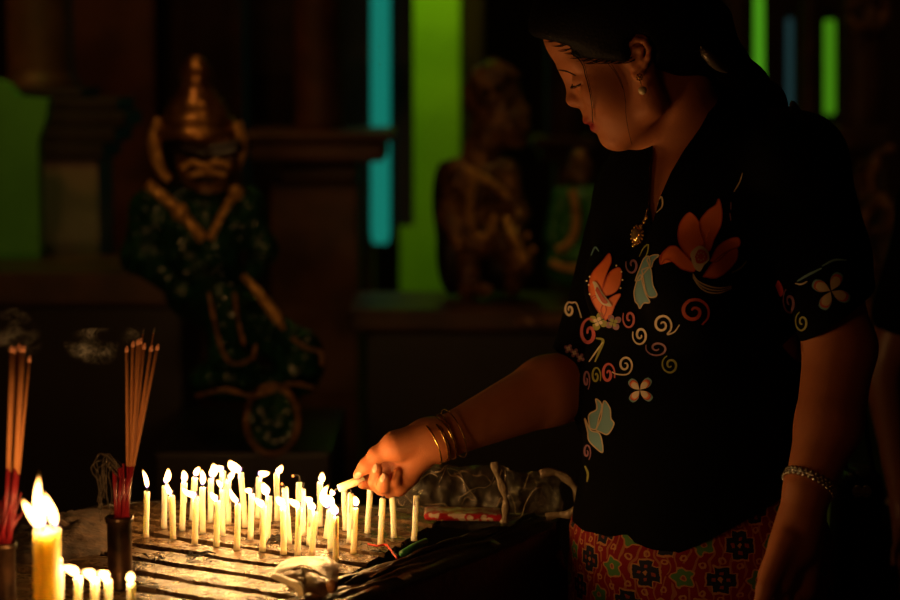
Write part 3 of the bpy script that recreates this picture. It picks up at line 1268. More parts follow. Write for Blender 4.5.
M_SKIN = skin_material('warm_skin', (.46, .165, .068), (.40, .135, .052))
M_HAIR = mat('black_hair', (.003, .002, .0018), .6, bump=.25, bscale=300, spec=.12)
M_NAIL = mat('fingernail', (.58, .34, .24), .25)
M_LASH = mat('lash_hair', (.008, .005, .004), .8)

YW = 2.72
fdir = Vector((-.71, -.71, 0)).normalized()
ldir = Vector((.71, -.71, 0)).normalized()
MT = np.array([[ldir.x, fdir.x, 0], [ldir.y, fdir.y, 0], [0, 0, 1]])
sW = S(YW)


def px(x, y, Y):
    return np.array(W(x, y, Y))


def cap(p, q, ra, rb, k=.012, off=0.):
    """ends as (px, py, Y), radii in photo pixels at that distance"""
    return Cap(px(*p), px(*q), ra * S(p[2]), rb * S(q[2]), k, off)


def torso(off=0.):
    c = px(705, 235, YW)
    fd, ld = np.array(fdir), np.array(ldir)
    ops = [
        Ell(c, (.165, .118, .18), MT, .03, off),
        cap((640, 192, 2.83), (720, 165, 2.74), 42, 58, .03, off),
        cap((720, 165, 2.74), (797, 162, 2.61), 58, 50, .03, off),
        Ell(px(748, 158, 2.78), (.085, .08, .085), None, .03, off),
        Ell(px(697, 400, YW), (.166, .128, .20), MT, .04, off),
        Ell(px(697, 530, YW), (.168, .130, .15), MT, .04, off),
        Ell(px(640, 285, 2.71) + fd * .02, (.062, .055, .066), MT, .03, off),
        Ell(px(706, 288, 2.62) + fd * .02, (.066, .058, .068), MT, .03, off),
    ]
    return ops


body_ops = torso(.009)
# neck and chest seen in the opening
body_ops += [Cap(px(676, 92, 2.69), px(700, 172, 2.725), .047, .052, .02)]
# far arm: shoulder, elbow, wrist
EL_F, WR_F = (613, 377, 2.85), (441, 439, 2.70)
body_ops += [cap((640, 190, 2.83), EL_F, 38, 33, .015), cap(EL_F, (548, 391, 2.795), 36, 34.5, .015), cap((548, 391, 2.795), WR_F, 34.5, 20, .012)]
# near arm
EL_N, WR_N = (840, 348, 2.575), (808, 488, 2.49)
body_ops += [cap((797, 165, 2.61), EL_N, 36, 34, .015), cap(EL_N, (829, 425, 2.53), 36, 33, .015), cap((829, 425, 2.53), WR_N, 33, 23.5, .012)]
# near hand hanging, seen from its back
body_ops += [cap(WR_N, (795, 545, 2.475), 22, 24, .012), cap((800, 520, 2.48), (776, 578, 2.455), 20, 19, .012), cap((806, 520, 2.50), (799, 585, 2.49), 20, 19, .012)]
NF = [((772, 590, 2.45), (762, 622, 2.44), (760, 650, 2.45)), ((782, 594, 2.46), (774, 632, 2.45), (775, 664, 2.465)),
      ((792, 596, 2.475), (787, 634, 2.47), (789, 664, 2.485)), ((801, 594, 2.49), (799, 626, 2.49), (801, 650, 2.50))]
for i, (a, b, c_) in enumerate(NF):
    r0 = (9.5, 9.8, 9.4, 8.2)[i]
    body_ops.append(Group([cap(a, b, r0, r0 * .9, .004), cap(b, c_, r0 * .88, r0 * .72, .004)], .005))
body_ops.append(Group([cap((786, 540, 2.455), (766, 588, 2.425), 13, 10, .005), cap((766, 588, 2.425), (757, 618, 2.415), 9.5, 7.5, .005)], .008))

# reaching hand: palm towards the camera, candle pinched between thumb and forefinger
YH = 2.69
body_ops += [
    cap((441, 439, YH + .01), (428, 438, YH + .008), 20, 17, .012),
    cap((430, 436, YH + .004), (397, 446, YH - .006), 17, 15.5, .012),       # ball of the thumb
    cap((428, 448, YH + .006), (406, 473, YH + .008), 15, 13, .012),         # heel of the hand
    cap((424, 436, YH + .016), (388, 455, YH + .026), 15, 11, .012),         # back of the hand
    cap((420, 452, YH + .012), (394, 468, YH + .024), 14, 11, .012),
]
FING = []
FING.append(Group([cap((396, 446, YH - .004), (377, 455, YH - .006), 13.5, 8.6, .006), cap((377, 455, YH - .006), (366, 466, YH - .006), 8.6, 7.4, .005),
                   cap((366, 466, YH - .006), (357.5, 474.5, YH - .004), 7.6, 4.6, .004)], .008))
FING.append(Group([cap((391, 458, YH + .026), (376, 474, YH + .026), 10, 8.5, .005), cap((376, 474, YH + .026), (371, 482, YH + .014), 8.4, 7.6, .004),
                   cap((371, 482, YH + .014), (363, 483.5, YH + .004), 7.4, 5.6, .004)], .004))
FING.append(Group([cap((397, 466, YH + .022), (382, 487, YH + .014), 10, 8.6, .005), cap((382, 487, YH + .014), (376, 481, YH - .004), 8.4, 7.6, .004),
                   cap((376, 481, YH - .004), (376.5, 468, YH - .010), 7.2, 5.6, .004)], .003))
FING.append(Group([cap((403, 474, YH + .014), (388, 490, YH + .002), 9.8, 8.2, .005), cap((388, 490, YH + .002), (383, 486, YH - .014), 8.2, 7.2, .004),
                   cap((383, 486, YH - .014), (384.5, 478, YH - .020), 6.8, 5.2, .004)], .003))
FING.append(Group([cap((411, 476, YH + .008), (399, 489, YH - .002), 9.4, 7.8, .005), cap((399, 489, YH - .002), (394, 482, YH - .010), 7.2, 6.4, .004),
                   cap((394, 482, YH - .010), (397, 473, YH - .008), 6.2, 5.2, .004)], .004))
hand_ops = FING
body_ops += hand_ops

# legs and feet below the frame
hipz = W(700, 560, YW)
for sgn in (-1, 1):
    hp = Vector((hipz.x, hipz.y, hipz.z)) + ldir * .08 * sgn
    kn = Vector((hp.x, hp.y, .45)) + ldir * .01 * sgn + fdir * .02
    an = Vector((hp.x, hp.y, .085)) + ldir * .015 * sgn
    toe = Vector((an.x, an.y, .026)) + fdir * .15 + ldir * .02 * sgn
    body_ops += [Cap(hp, kn, .085, .055, .02), Cap(kn, an, .055, .036, .015), Cap((an.x, an.y, .034), toe, .034, .024, .012)]
    for q in range(5):
        b0 = toe + ldir * (q - 2) * .015 * sgn
        body_ops.append(Cap(b0, b0 + fdir * (.034 - .005 * q), .010, .008, .004))

# ---- head
H0 = np.array(W(637, 57, 2.69))
MH = np.array([[-.85, 0, -.527], [0, -1, 0], [-.527, 0, .85]])     # columns: forward, towards camera, up


def hh_(f, s, u):
    return H0 + MH @ np.array([f, s, u])


def hell(c, r, k=.012):
    return Ell(hh_(*c), r, MH, k)


def hcap(a, b, ra, rb, k=.01):
    return Cap(hh_(*a), hh_(*b), ra, rb, k)


head_ops = [
    hell((-.010, 0, .045), (.0955, .075, .088), .01),
    hell((.034, 0, .066), (.0555, .060, .052), .02),
    hell((.034, 0, -.006), (.056, .060, .074), .02),
    hell((.046, 0, -.048), (.044, .047, .042), .02),
    hell((.0775, 0, -.0695), (.0165, .021, .0155), .014),
    hell((.081, 0, -.026), (.0135, .022, .016), .01),
]
for s in (-1, 1):
    head_ops += [
        hcap((.072, .016 * s, -.075), (.018, .053 * s, -.056), .013, .015, .016),
        hcap((.018, .053 * s, -.056), (.004, .060 * s, -.008), .015, .014, .016),
        hell((.060, .041 * s, -.010), (.026, .021, .024), .018),
        hcap((.0805, .009 * s, .034), (.068, .042 * s, .035), .0085, .008, .014),
        Sub(hell((.0945, .031 * s, .016), (.0155, .0145, .0095), .012)),
        hell((.0735, .031 * s, .014), (.0145, .0150, .0125), .004),
        Sub(hcap((.0885, .019 * s, .0140), (.078, .046 * s, .0090), .0011, .0011, .003)),
        hell((.0855, .0115 * s, -.0095), (.0105, .0068, .0072), .006),
    ]
head_ops += [
    hcap((.0830, 0, .026), (.0945, 0, -.001), .0062, .0080, .010),
    hell((.0955, 0, -.0035), (.0092, .0088, .0082), .006),
    hcap((.095, 0, -.008), (.087, 0, -.017), .0042, .004, .006),
    hell((.0905, 0, -.0345), (.0098, .0185, .0062), .005),
    hell((.0885, 0, -.0475), (.0086, .0155, .0064), .005),
    Sub(hcap((.0990, 0, -.0405), (.0835, .0215, -.0415), .0013, .0013, .002)),
    Sub(hcap((.0990, 0, -.0405), (.0835, -.0215, -.0415), .0013, .0013, .002)),
    Sub(hcap((.0915, .0055, -.0165), (.0915, .0065, -.011), .0024, .002, .002)),
    Sub(hcap((.0915, -.0055, -.0165), (.0915, -.0065, -.011), .0024, .002, .002)),
    # under the jaw to the throat
    Cap(hh_(.052, 0, -.070), px(684, 134, 2.70), .020, .040, .02),
]
YE = 2.69 - .066
ear_pts = [(628, 63, 0), (626, 54, -.004), (629, 45, -.008), (636.5, 39.5, -.012), (644.5, 41, -.015), (649, 48.5, -.016), (648.5, 57, -.014), (645, 65, -.010), (641, 71, -.007)]


def ear_ops(side):
    ops = []

    def e(p):
        q = px(p[0], p[1], YE + p[2])
        if side < 0:                              # mirror through the head's middle plane
            q = q.copy()
            q[1] = 2 * 2.69 - q[1]
        return q
    for a, b in zip(ear_pts, ear_pts[1:]):
        ops.append(Cap(e(a), e(b), .0034, .0034, .003))
    ops.append(Cap(e((641, 71, -.007)), e((637, 75, -.005)), .0048, .0056, .004))
    ops.append(Cap(e((632, 50, -.006)), e((641, 49, -.010)), .0026, .003, .004))
    ops.append(Cap(e((641, 49, -.010)), e((641, 60, -.009)), .003, .003, .004))
    ops.append(Cap(e((641, 60, -.009)), e((634, 67, -.006)), .003, .0034, .004))
    ops.append(Cap(e((628.5, 61, -.004)), e((630, 57, -.006)), .0038, .0026, .004))
    ops.append(Ell(e((638, 56, -.002)), (.013, .0055, .020), None, .004))
    return ops


head_ops += ear_ops(1) + ear_ops(-1)
all_ops = body_ops + head_ops


def bounds(lo, hi):
    return np.array(lo, float), np.array(hi, float)


hb = bounds(H0 - .165, H0 + .165)
hb[0][2] = min(hb[0][2], W(690, 150, 2.7).z)
kb0, kb1 = W(344, 500, 2.60), W(452, 405, 2.80)
kb = bounds((min(kb0.x, kb1.x), 2.62, min(kb0.z, kb1.z) - .01), (max(kb0.x, kb1.x), 2.79, max(kb0.z, kb1.z) + .01))


def cut_box(P, Q, b, keep_inside, m=0.):
    C = P[Q].mean(1)
    ins = np.all((C > b[0] + m) & (C < b[1] - m), 1)
    return Q[ins if keep_inside else ~ins]


parts = []
HC, HF = .0035, .0016
P, Q = sdf(all_ops, HC)
P = relax(P, Q, 2, .4)
Q = cut_box(P, Q, hb, False, .004)
Q = cut_box(P, Q, kb, False, .004)
parts.append((P, Q))
P, Q = sdf(all_ops, HF, *hb)
parts.append((relax(P, Q, 1, .4), Q))
P, Q = sdf(all_ops, .0013, *kb)
parts.append((relax(P, Q, 1, .3), Q))
off = 0
VV, QQ = [], []
for P, Q in parts:
    VV.append(P)
    QQ.append(Q + off)
    off += len(P)
BV, BQ = np.concatenate(VV), np.concatenate(QQ)
used = np.unique(BQ)
mp = np.full(len(BV), -1)
mp[used] = np.arange(len(used))
BV, BQ = BV[used], mp[BQ]
base = Vector((hipz.x, hipz.y, 0))
woman = empty('person', base, 'woman in black flowered blouse leaning to light a candle, hair tied back', 'person')
me = mesh_np('body', BV, BQ)
# lipstick is a colour of the lips themselves
q = (BV - H0) @ MH
lu = np.exp(-(((q[:, 0] - .094) / .0095) ** 4 + (q[:, 1] / .0185) ** 4 + ((q[:, 2] + .041) / .0105) ** 4))
at = me.attributes.new('lips', 'FLOAT', 'POINT')
at.data.foreach_set('value', np.clip(lu * 1.3, 0, 1).astype(np.float32))
body = link('body', me, M_SKIN, woman)
BODY_BVH = BVHTree.FromPolygons([tuple(v) for v in BV], [tuple(int(i) for i in t) for t in BQ])


def hit(bvh, x, y):
    d = ray(x, y).normalized()
    loc, nor, i, dist = bvh.ray_cast(CAM, d)
    if loc is None:
        return None, None
    if nor.dot(d) > 0:
        nor = -nor
    return loc, nor


# brows, lashes
def strip_on(bvh, pts, w, lift, seg=20):
    out = []
    for p in spline([Vector((a, b, 0)) for a, b in pts], seg):
        l, n = hit(bvh, p.x, p.y)
        if l is not None:
            out.append(l + n * lift)
    return out


bm = bmesh.new()
for s in (-1,):
    pts = [Vector(hh_(f, sd * s, u)) for f, sd, u in ((.0915, .012, .0335), (.0905, .020, .0365), (.0865, .030, .0375), (.080, .040, .036), (.0735, .047, .033))]
    tube(bm, spline(pts, 14), [.0008 + .0016 * math.sin(PI * (i + 1) / 16) for i in range(14)], 8)
bp_ = strip_on(BODY_BVH, [(558, 70), (563, 70.5), (569, 72), (576, 76)], 0, .0001, 16)
tube(bm, bp_, [.0003 + .0009 * math.sin(PI * (i + 1) / (len(bp_) + 1)) for i in range(len(bp_))], 8)
link('eyebrows', bm_mesh('eyebrows', bm, True), mat('brow_hair', (.035, .015, .009), .8), body)
bm = bmesh.new()
for s in (1, -1):
    pts = [Vector(hh_(f, sd * s, u)) for f, sd, u in ((.0868, .0185, .0150), (.0888, .025, .0138), (.0883, .032, .0124), (.0852, .039, .0112), (.0797, .0455, .0105))]
    tube(bm, spline(pts, 14), .0007, 6)
    for i, p in enumerate(spline(pts, 12)):
        d = Vector(MH @ np.array([.75, .25 * s * (i / 11), -.5]))
        tube(bm, [p, p + d * .0022, p + d * .0038 + Vector(MH @ np.array([.0012, 0, 0]))], [.0005, .0004, .0001], 4)
link('eyelashes', bm_mesh('eyelashes', bm, True), M_LASH, body)

# nails
nails = [((357.5, 475.5), YH - .0075, (5.5, 3.2), -40), ((374.8, 468), YH - .0155, (2.8, 5.2), 8), ((382.8, 477.5), YH - .0255, (2.8, 5.0), 14)]
for (nx, ny), ny_Y, (ra, rb), ang in nails:
    l, n = hit(BODY_BVH, nx, ny)
    if l is None:
        continue
    bm = bmesh.new()
    zax = n
    up = Matrix.Rotation(math.radians(ang), 3, 'Y') @ Vector((0, 0, 1))
    up = (up - zax * up.dot(zax)).normalized()
    xax = up.cross(zax)
    R = Matrix((xax, up, zax)).transposed()
    ball(bm, l - n * .0006, S(YH), 14, (ra, rb, 1.1), R)
    link('fingernail', bm_mesh('fingernail', bm, True), M_NAIL, body)

# ---- hair
hair_ops = [
    hell((-.012, 0, .052), (.106, .086, .098), .01),
    hell((-.045, 0, .020), (.075, .082, .080), .02),
    hell((.026, 0, .076), (.078, .070, .064), .02),
]
lo, hi = H0 - .3, H0 + .3
hair_ops += [Half(MH @ np.array([.728, 0, -.686]), hh_(.0125, 0, 0), lo, hi, .008)]
hair_ops += [
    Cap(px(700, 40, 2.68), px(722, 62, 2.69), .052, .030, .02),
    Cap(px(722, 62, 2.69), px(744, 88, 2.72), .030, .030, .012),
    Cap(px(744, 88, 2.72), px(762, 105, 2.80), .030, .030, .015),
    Cap(px(762, 105, 2.80), px(790, 190, 2.93), .030, .024, .015),
    Cap(px(790, 190, 2.93), px(792, 290, 2.95), .024, .008, .015),
    Sub(Ell(px(639, 60, 2.615), (.019, .03, .032), None, .006)),
    hcap((.064, .050, .046), (.018, .070, .018), .007, .010, .010),
    hcap((.064, -.050, .046), (.018, -.070, .018), .007, .010, .010),
    hcap((.012, .071, .028), (.014, .069, -.004), .007, .001, .008),
]
P, Q = sdf(hair_ops, .0028)
P = relax(P, Q, 2, .4)
# combed furrows
dirs = (P - H0) @ MH
ang = np.arctan2(dirs[:, 1], dirs[:, 2] + .02)
hair = link('hair', mesh_np('hair', P, Q), M_HAIR, woman)
bm = bmesh.new()
loose = [[(572, 52), (582, 62), (588, 78), (592, 96), (594, 112), (595, 121)], [(576, 50), (585, 64), (591, 84), (595, 106)],
         [(612, 64), (620, 80), (624, 96), (627, 116), (631, 142)], [(606, 60), (616, 74), (622, 88)]]
for ls in loose:
    pts = strip_on(BODY_BVH, ls, 0, .004, 18)
    if len(pts) > 3:
        tube(bm, pts, [.0006 if ls is loose[0] else .00035] * len(pts), 5)
for q in range(26):
    t = q / 25
    x0, y0 = 545 + 78 * t, 37 + 24 * min(1, t * 2.2) + random.uniform(-1, 3) - 2 * t
    ln = random.uniform(4, 11)
    pts = strip_on(BODY_BVH, [(x0 - 3, y0 + ln * .15), (x0 + 4, y0 + 1), (x0 + 12, y0 - 2)], 0, .0006, 8)
    if len(pts) > 3:
        tube(bm, pts, [.00012 + .00012 * i for i in range(len(pts))][:len(pts)], 4)
link('loose_strands', bm_mesh('loose_strands', bm, True), M_HAIR, hair)
bm = bmesh.new()
cpts = spline([W(701, 49, 2.625), W(708, 56, 2.622), W(717, 65, 2.632), W(727, 71, 2.648)], 14)
tube(bm, cpts, [.003, .005, .0065, .0075, .008, .008, .0085, .0085, .008, .0075, .007, .006, .005, .0035], 12, squash=.8)
for i in range(0, 14, 2):
    ball(bm, cpts[i] + Vector((0, -.006, .002)), .0018, 8)
link('hair_clip', bm_mesh('hair_clip', bm, True), mat('dull_clip', (.22, .19, .16), .35, metal=.6), hair)

# ---- blouse
shirt_ops = torso(0.)
shirt_ops += [
    cap((640, 192, 2.83), (602, 330, 2.84), 43, 40, .012), cap((602, 330, 2.84), (581, 392, 2.828), 40, 43, .012),
    cap((797, 165, 2.61), (824, 255, 2.58), 50, 43.5, .012), cap((824, 255, 2.58), (843, 345, 2.56), 43.5, 41, .012),
    # collar standing up round the nape
    Cap(px(742, 165, 2.69), px(737, 98, 2.70), .062, .024, .02),
    Ell(px(703, 560, YW), (.180, .150, .26), MT, .03),
]
P, Q = sdf(shirt_ops, .0045)
P = relax(P, Q, 3, .5)
# folds
nz = np.array([noise.noise(Vector((p[0] * 9 + p[1] * 9, p[1] * 5, p[2] * 5))) * .5 + noise.noise(Vector(p) * 22) * .25 for p in P])
P = P + (P - np.array(W(700, 0, YW)))[:, :] * np.array([1, 1, 0]) * (nz * .03)[:, None]
T = tris(Q)
# hem
hc = np.array(W(700, 509, YW))
hl, hr = np.array(W(583, 561, YW)), np.array(W(819, 436, YW))
hx = (hr - hl) / np.linalg.norm(hr - hl)
hn = np.cross(hx, np.array([0, 1, 0.0]))
hn = hn if hn[2] > 0 else -hn
near_arm = np.array(W(826, 255, 2.58))
dist_arm = np.sqrt(((P - np.array(W(846, 345, 2.56))) ** 2).sum(1))
far_arm = (P[:, 0] < W(590, 0, 2.8).x) & (P[:, 2] > W(0, 415, 2.8).z)
g = -((P - hc) @ hn)
P, T = clip(P, T, g)


def sleeve_clip(P, T, c, n, r):
    c, n = np.array(c), np.array(n) / np.linalg.norm(n)
    side = (P - c) @ n
    lat = np.sqrt(np.maximum(((P - c) ** 2).sum(1) - side ** 2, 0)) - r
    return clip(P, T, np.minimum(np.minimum(side, -lat), .14 - side))


ax_n = np.array(W(836, 320, 2.565))
P, T = sleeve_clip(P, T, W(837, 313, 2.565), np.array(W(837 + 58, 313 + 80, 2.565)) - ax_n * 0 - np.array(W(837, 313, 2.565)), .084)
P, T = sleeve_clip(P, T, W(577, 366, 2.835), np.array(W(577 - 62, 366 + 75, 2.835)) - np.array(W(577, 366, 2.835)), .066)
# neck opening
VNECK = [(660, 96), (655, 132), (649.5, 165), (648, 202), (651, 229), (660, 197), (671, 172), (684, 150), (700, 128), (713, 104), (727, 77), (700, 60)]
x, y = project(P)
yfront = np.array([W(a, 200, 2.76).y for a in x])
gg = -poly_sd(x, y, VNECK)
gg = np.where(P[:, 1] > 2.76, -5, gg)
P, T = clip(P, T, gg)
SH_P, SH_T = P, T
SHIRT_BVH = BVHTree.FromPolygons([tuple(v) for v in P], [tuple(int(i) for i in t) for t in T])
M_BLACK = mat('black_cloth', (.0020, .0018, .0019), .9, spec=.05, bump=.2, bscale=700)

PRINT_COL = {
    'orange': (.78, .17, .035), 'deep': (.45, .05, .02), 'pink': (.52, .10, .12), 'teal': (.13, .30, .36), 'cream': (.66, .55, .42),
    'olive': (.26, .27, .05), 'purple': (.24, .10, .17), 'red': (.55, .04, .03), 'rim': (.50, .38, .24), 'bead': (.8, .7, .45), 'ink': (.03, .01, .01),
}
PM = {k: mat('print_' + k, v, .6) for k, v in PRINT_COL.items()}
PKEYS = list(PRINT_COL)
prints = []       # (verts, faces, colour)


def lay(pts2, lift):
    out = []
    for a, b in pts2:
        l, n = hit(SHIRT_BVH, a, b)
        if l is None:
            return None
        out.append(l + n * lift)
    return out


def fill(poly, col, lift=.0012, nring=4):
    """closed outline in the photo, laid on the cloth"""
    cx = sum(p[0] for p in poly) / len(poly)
    cy = sum(p[1] for p in poly) / len(poly)
    sp = spline([Vector((a, b, 0)) for a, b in poly + [poly[0]]], len(poly) * 5 + 1)[:-1]
    n = len(sp)
    pts = [(cx, cy)]
    for r in range(1, nring + 1):
        for p in sp:
            pts.append((cx + (p.x - cx) * r / nring, cy + (p.y - cy) * r / nring))
    V = lay(pts, lift)
    if V is None:
        return
    F = [(0, 1 + k, 1 + (k + 1) % n) for k in range(n)]
    for r in range(nring - 1):
        o0, o1 = 1 + r * n, 1 + (r + 1) * n
        for k in range(n):
            F.append((o0 + k, o1 + k, o1 + (k + 1) % n, o0 + (k + 1) % n))
    prints.append((V, F, col))


def stroke(pts, w, col, lift=.0016, n=None, taper=True):
    n = n or len(pts) * 6
    sp = spline([Vector((a, b, 0)) for a, b in pts], n)
    L = []
    for i, p in enumerate(sp):
        t = (sp[min(n - 1, i + 1)] - sp[max(0, i - 1)])
        t.normalize()
        q = Vector((-t.y, t.x, 0))
        ww = w / 2 * ((.45 + .55 * math.sin(PI * min(1, (i + 1) / n * 1.0))) if taper else 1)
        L += [(p.x + q.x * ww, p.y + q.y * ww), (p.x - q.x * ww, p.y - q.y * ww)]
    V = lay(L, lift)
    if V is None:
        return
    prints.append((V, [(2 * i, 2 * i + 1, 2 * i + 3, 2 * i + 2) for i in range(n - 1)], col))


def outline(poly, w, col, lift=.0018):
    stroke(poly + [poly[0]], w, col, lift, n=len(poly) * 6, taper=False)


def swirl(cx, cy, rx, ry, turns, a0, w, col, tail=None, cw=1):
    pts = []
    n = int(10 * turns) + 2
    for i in range(n):
        t = i / (n - 1)
        r = .12 + .88 * t
        a = math.radians(a0) + cw * 2 * PI * turns * (t - 1)
        pts.append((cx + math.cos(a) * rx * r, cy + math.sin(a) * ry * r))
    if tail:
        pts += tail
    stroke(pts, w, col, n=len(pts) * 4)


def petal_flower(cx, cy, R, ang0, npet, col_list, wr=.42):
    for i in range(npet):
        a = math.radians(ang0 + 360 * i / npet)
        for k, (c, q) in enumerate(col_list):
            d = (math.cos(a), math.sin(a))
            nrm = (-d[1], d[0])
            r = R * q
            fill([(cx + d[0] * r * .05, cy + d[1] * r * .05), (cx + d[0] * r * .55 + nrm[0] * r * wr, cy + d[1] * r * .55 + nrm[1] * r * wr),
                  (cx + d[0] * r + nrm[0] * r * .2, cy + d[1] * r + nrm[1] * r * .2), (cx + d[0] * r - nrm[0] * r * .2, cy + d[1] * r - nrm[1] * r * .2),
                  (cx + d[0] * r * .55 - nrm[0] * r * wr, cy + d[1] * r * .55 - nrm[1] * r * wr)], c, .0012 + .0005 * k, 2)


# big orange flower on the left breast
for pl in ([(690, 259), (680, 245), (679, 230), (684, 218), (691, 213), (699, 222), (701, 233), (704, 244), (698, 252)],
           [(700, 252), (705, 246), (701, 234), (700, 222), (708, 211), (716, 205), (719, 199), (722, 210), (721, 225), (714, 240), (709, 252)],
           [(697, 268), (684, 254), (676, 247), (668, 249), (661, 258), (662, 265), (666, 260), (673, 262), (682, 269), (693, 272)],
           [(703, 277), (712, 264), (722, 255), (733, 249), (737, 250), (736, 260), (728, 270), (716, 278)],
           [(710, 262), (717, 248), (728, 240), (738, 238), (739, 246), (728, 252), (717, 262)]):
    fill(pl, 'orange')
    outline(pl, 1.0, 'deep')
fill([(692, 262), (691, 254), (699, 247), (707, 251), (709, 260), (704, 266), (700, 272), (695, 269)], 'cream', .0022)
fill([(695, 258), (699, 251), (705, 253), (707, 259), (703, 264), (697, 264)], 'deep', .0030)
for a in range(8):
    fill([(701 + 3.4 * math.cos(a * .785) + .9 * math.cos(q), 258 + 3.8 * math.sin(a * .785) + .9 * math.sin(q)) for q in (0, 1.57, 3.14, 4.7)], 'rim', .0034, 1)
for d in (0, 3, 6):
    stroke([(693, 274 + d * .6), (698 + d * .3, 281 + d), (708, 286 + d), (719, 288 + d * .8), (731, 286 + d * .4)], 1.3, 'rim')
stroke([(731, 273), (740, 268), (746, 261)], 1.6, 'olive')
# orange flower on the far side
for pl in ([(593, 300), (590, 288), (593, 274), (603, 262), (610, 254), (612, 262), (608, 272), (604, 284), (602, 292)],
           [(602, 296), (605, 284), (611, 272), (620, 268), (622, 276), (619, 288), (612, 294)],
           [(606, 320), (602, 308), (612, 297), (621, 294), (616, 304), (612, 314)],
           [(604, 318), (595, 304), (593, 297), (600, 296), (607, 308)]):
    fill(pl, 'orange')
    outline(pl, .9, 'deep')
fill([(596, 288), (594, 282), (598, 283), (604, 293), (611, 302), (612, 306), (604, 304), (598, 297)], 'cream', .0024)
fill([(597, 290), (599, 287), (604, 295), (609, 302), (604, 302)], 'deep', .0030)
for bx, by in ((591, 277), (590, 285), (591, 294), (622, 272), (623, 280), (621, 288), (617, 266), (588, 281)):
    fill([(bx - 1, by), (bx, by - 1), (bx + 1, by), (bx, by + 1)], 'bead', .002, 1)
# teal blossoms
for pl in ([(643, 270), (651, 268), (653, 276), (654, 285), (658, 295), (651, 297), (647, 291), (645, 282)],
           [(636, 301), (635, 292), (638, 281), (642, 275), (644, 284), (647, 294), (651, 302), (645, 303), (641, 308), (639, 304)],
           [(636, 281), (641, 268), (645, 259), (650, 257), (651, 266), (645, 274), (641, 280)],
           [(648, 260), (653, 256), (660, 256), (655, 261), (652, 268)]):
    fill(pl, 'teal')
    outline(pl, 1.1, 'rim')
stroke([(640, 257), (644, 249), (649, 245), (648, 254), (643, 262)], 1.4, 'olive')
for pl in ([(591, 428), (590, 415), (598, 409), (597, 399), (603, 405), (600, 418), (597, 429)],
           [(597, 430), (602, 418), (605, 401), (611, 408), (612, 418), (615, 424), (609, 434), (602, 432)],
           [(589, 432), (586, 418), (592, 430), (601, 434), (604, 452), (596, 447), (590, 440)]):
    fill(pl, 'teal')
    outline(pl, 1.2, 'rim')
# swirls
swirl(570.5, 310, 5, 8, 1.5, -60, 2.2, 'cream', [(577, 303), (580, 311), (582, 318)])
swirl(590, 333, 10, 15, 1.4, -60, 3.6, 'pink')
swirl(630, 318, 7, 11, 1.4, 210, 2.4, 'pink')
swirl(641, 335, 8, 11, 1.6, 200, 2.4, 'cream')
swirl(663, 324, 10, 11, 1.6, 60, 2.4, 'cream', [(675, 331), (680, 324)])
swirl(694, 311, 16, 15, 1.6, 60, 3.4, 'deep', None)
swirl(658, 348, 12, 9, 1.5, 200, 2.2, 'purple')
swirl(671, 365, 9, 10, 1.6, 250, 2.2, 'olive')
swirl(626, 365, 8, 10, 1.6, 100, 2.2, 'cream', [(617, 374), (613, 372)])
swirl(609, 374, 7, 12, 1.5, 20, 2.8, 'pink')
swirl(597, 376, 5, 10, 1.5, 30, 2.0, 'olive')
swirl(587.5, 380, 3.6, 11, 1.4, 60, 2.0, 'purple')
swirl(588, 452, 4, 9, 1.4, 60, 2.0, 'purple')
swirl(633, 265, 7, 10, 1.2, 200, 2.4, 'purple')
stroke([(586, 466), (589, 474), (588, 482)], 2.2, 'olive')
stroke([(597, 338), (604, 340), (601, 350), (596, 362)], 3.0, 'olive')
stroke([(604, 342), (597, 352), (590, 362)], 1.6, 'cream')
stroke([(658, 203), (662, 197), (663, 206), (657, 213)], 1.6, 'rim')
stroke([(655, 211), (659, 203)], 1.2, 'rim')
stroke([(734, 192), (740, 182), (743, 173)], 1.4, 'rim')
stroke([(731, 202), (731, 210)], 1.2, 'purple')
stroke([(730, 213), (731, 221)], 1.2, 'purple')
stroke([(592, 256), (596, 248), (600, 252)], 1.8, 'teal')
# small quatrefoils
petal_flower(599, 321, 9, 20, 4, [('olive', 1), ('cream', .5)])
petal_flower(614, 322, 8, 60, 4, [('purple', 1), ('olive', .55)])
petal_flower(641, 390, 14, 42, 4, [('teal', 1), ('deep', .88), ('orange', .78), ('cream', .68)], .30)
petal_flower(831, 291, 19, 25, 4, [('teal', 1), ('deep', .9), ('rim', .78)], .30)
swirl(790, 302, 8, 14, 1.4, 250, 2.6, 'purple')
swirl(803, 322, 7, 11, 1.5, 250, 2.0, 'olive')
fill([(775, 285), (779, 280), (784, 290), (780, 296)], 'red')
stroke([(798, 281), (808, 275), (822, 268)], 2.4, 'teal')
stroke([(822, 266), (834, 260), (846, 260)], 2.0, 'teal')
stroke([(796, 283), (802, 284), (808, 281)], 1.6, 'cream')
for p_ in ((569, 349), (575, 353), (581, 358)):
    petal_flower(p_[0], p_[1], 4.5, 30, 4, [('purple', 1), ('cream', .5)])

V = [tuple(v) for v in SH_P]
F = [tuple(int(i) for i in t) for t in SH_T]
MI = [0] * len(F)
Fi = list(F)
me_v = list(V)
for pv, pf, c in prints:
    o_ = len(me_v)
    me_v += [tuple(v) for v in pv]
    Fi += [tuple(i + o_ for i in f) for f in pf]
    MI += [1 + PKEYS.index(c)] * len(pf)
me = bpy.data.meshes.new('blouse')
me.from_pydata(me_v, [], Fi)
me.polygons.foreach_set('material_index', MI)
me.polygons.foreach_set('use_smooth', [True] * len(Fi))
me.update()
blouse = link('blouse', me, [M_BLACK] + [PM[k] for k in PKEYS], woman)


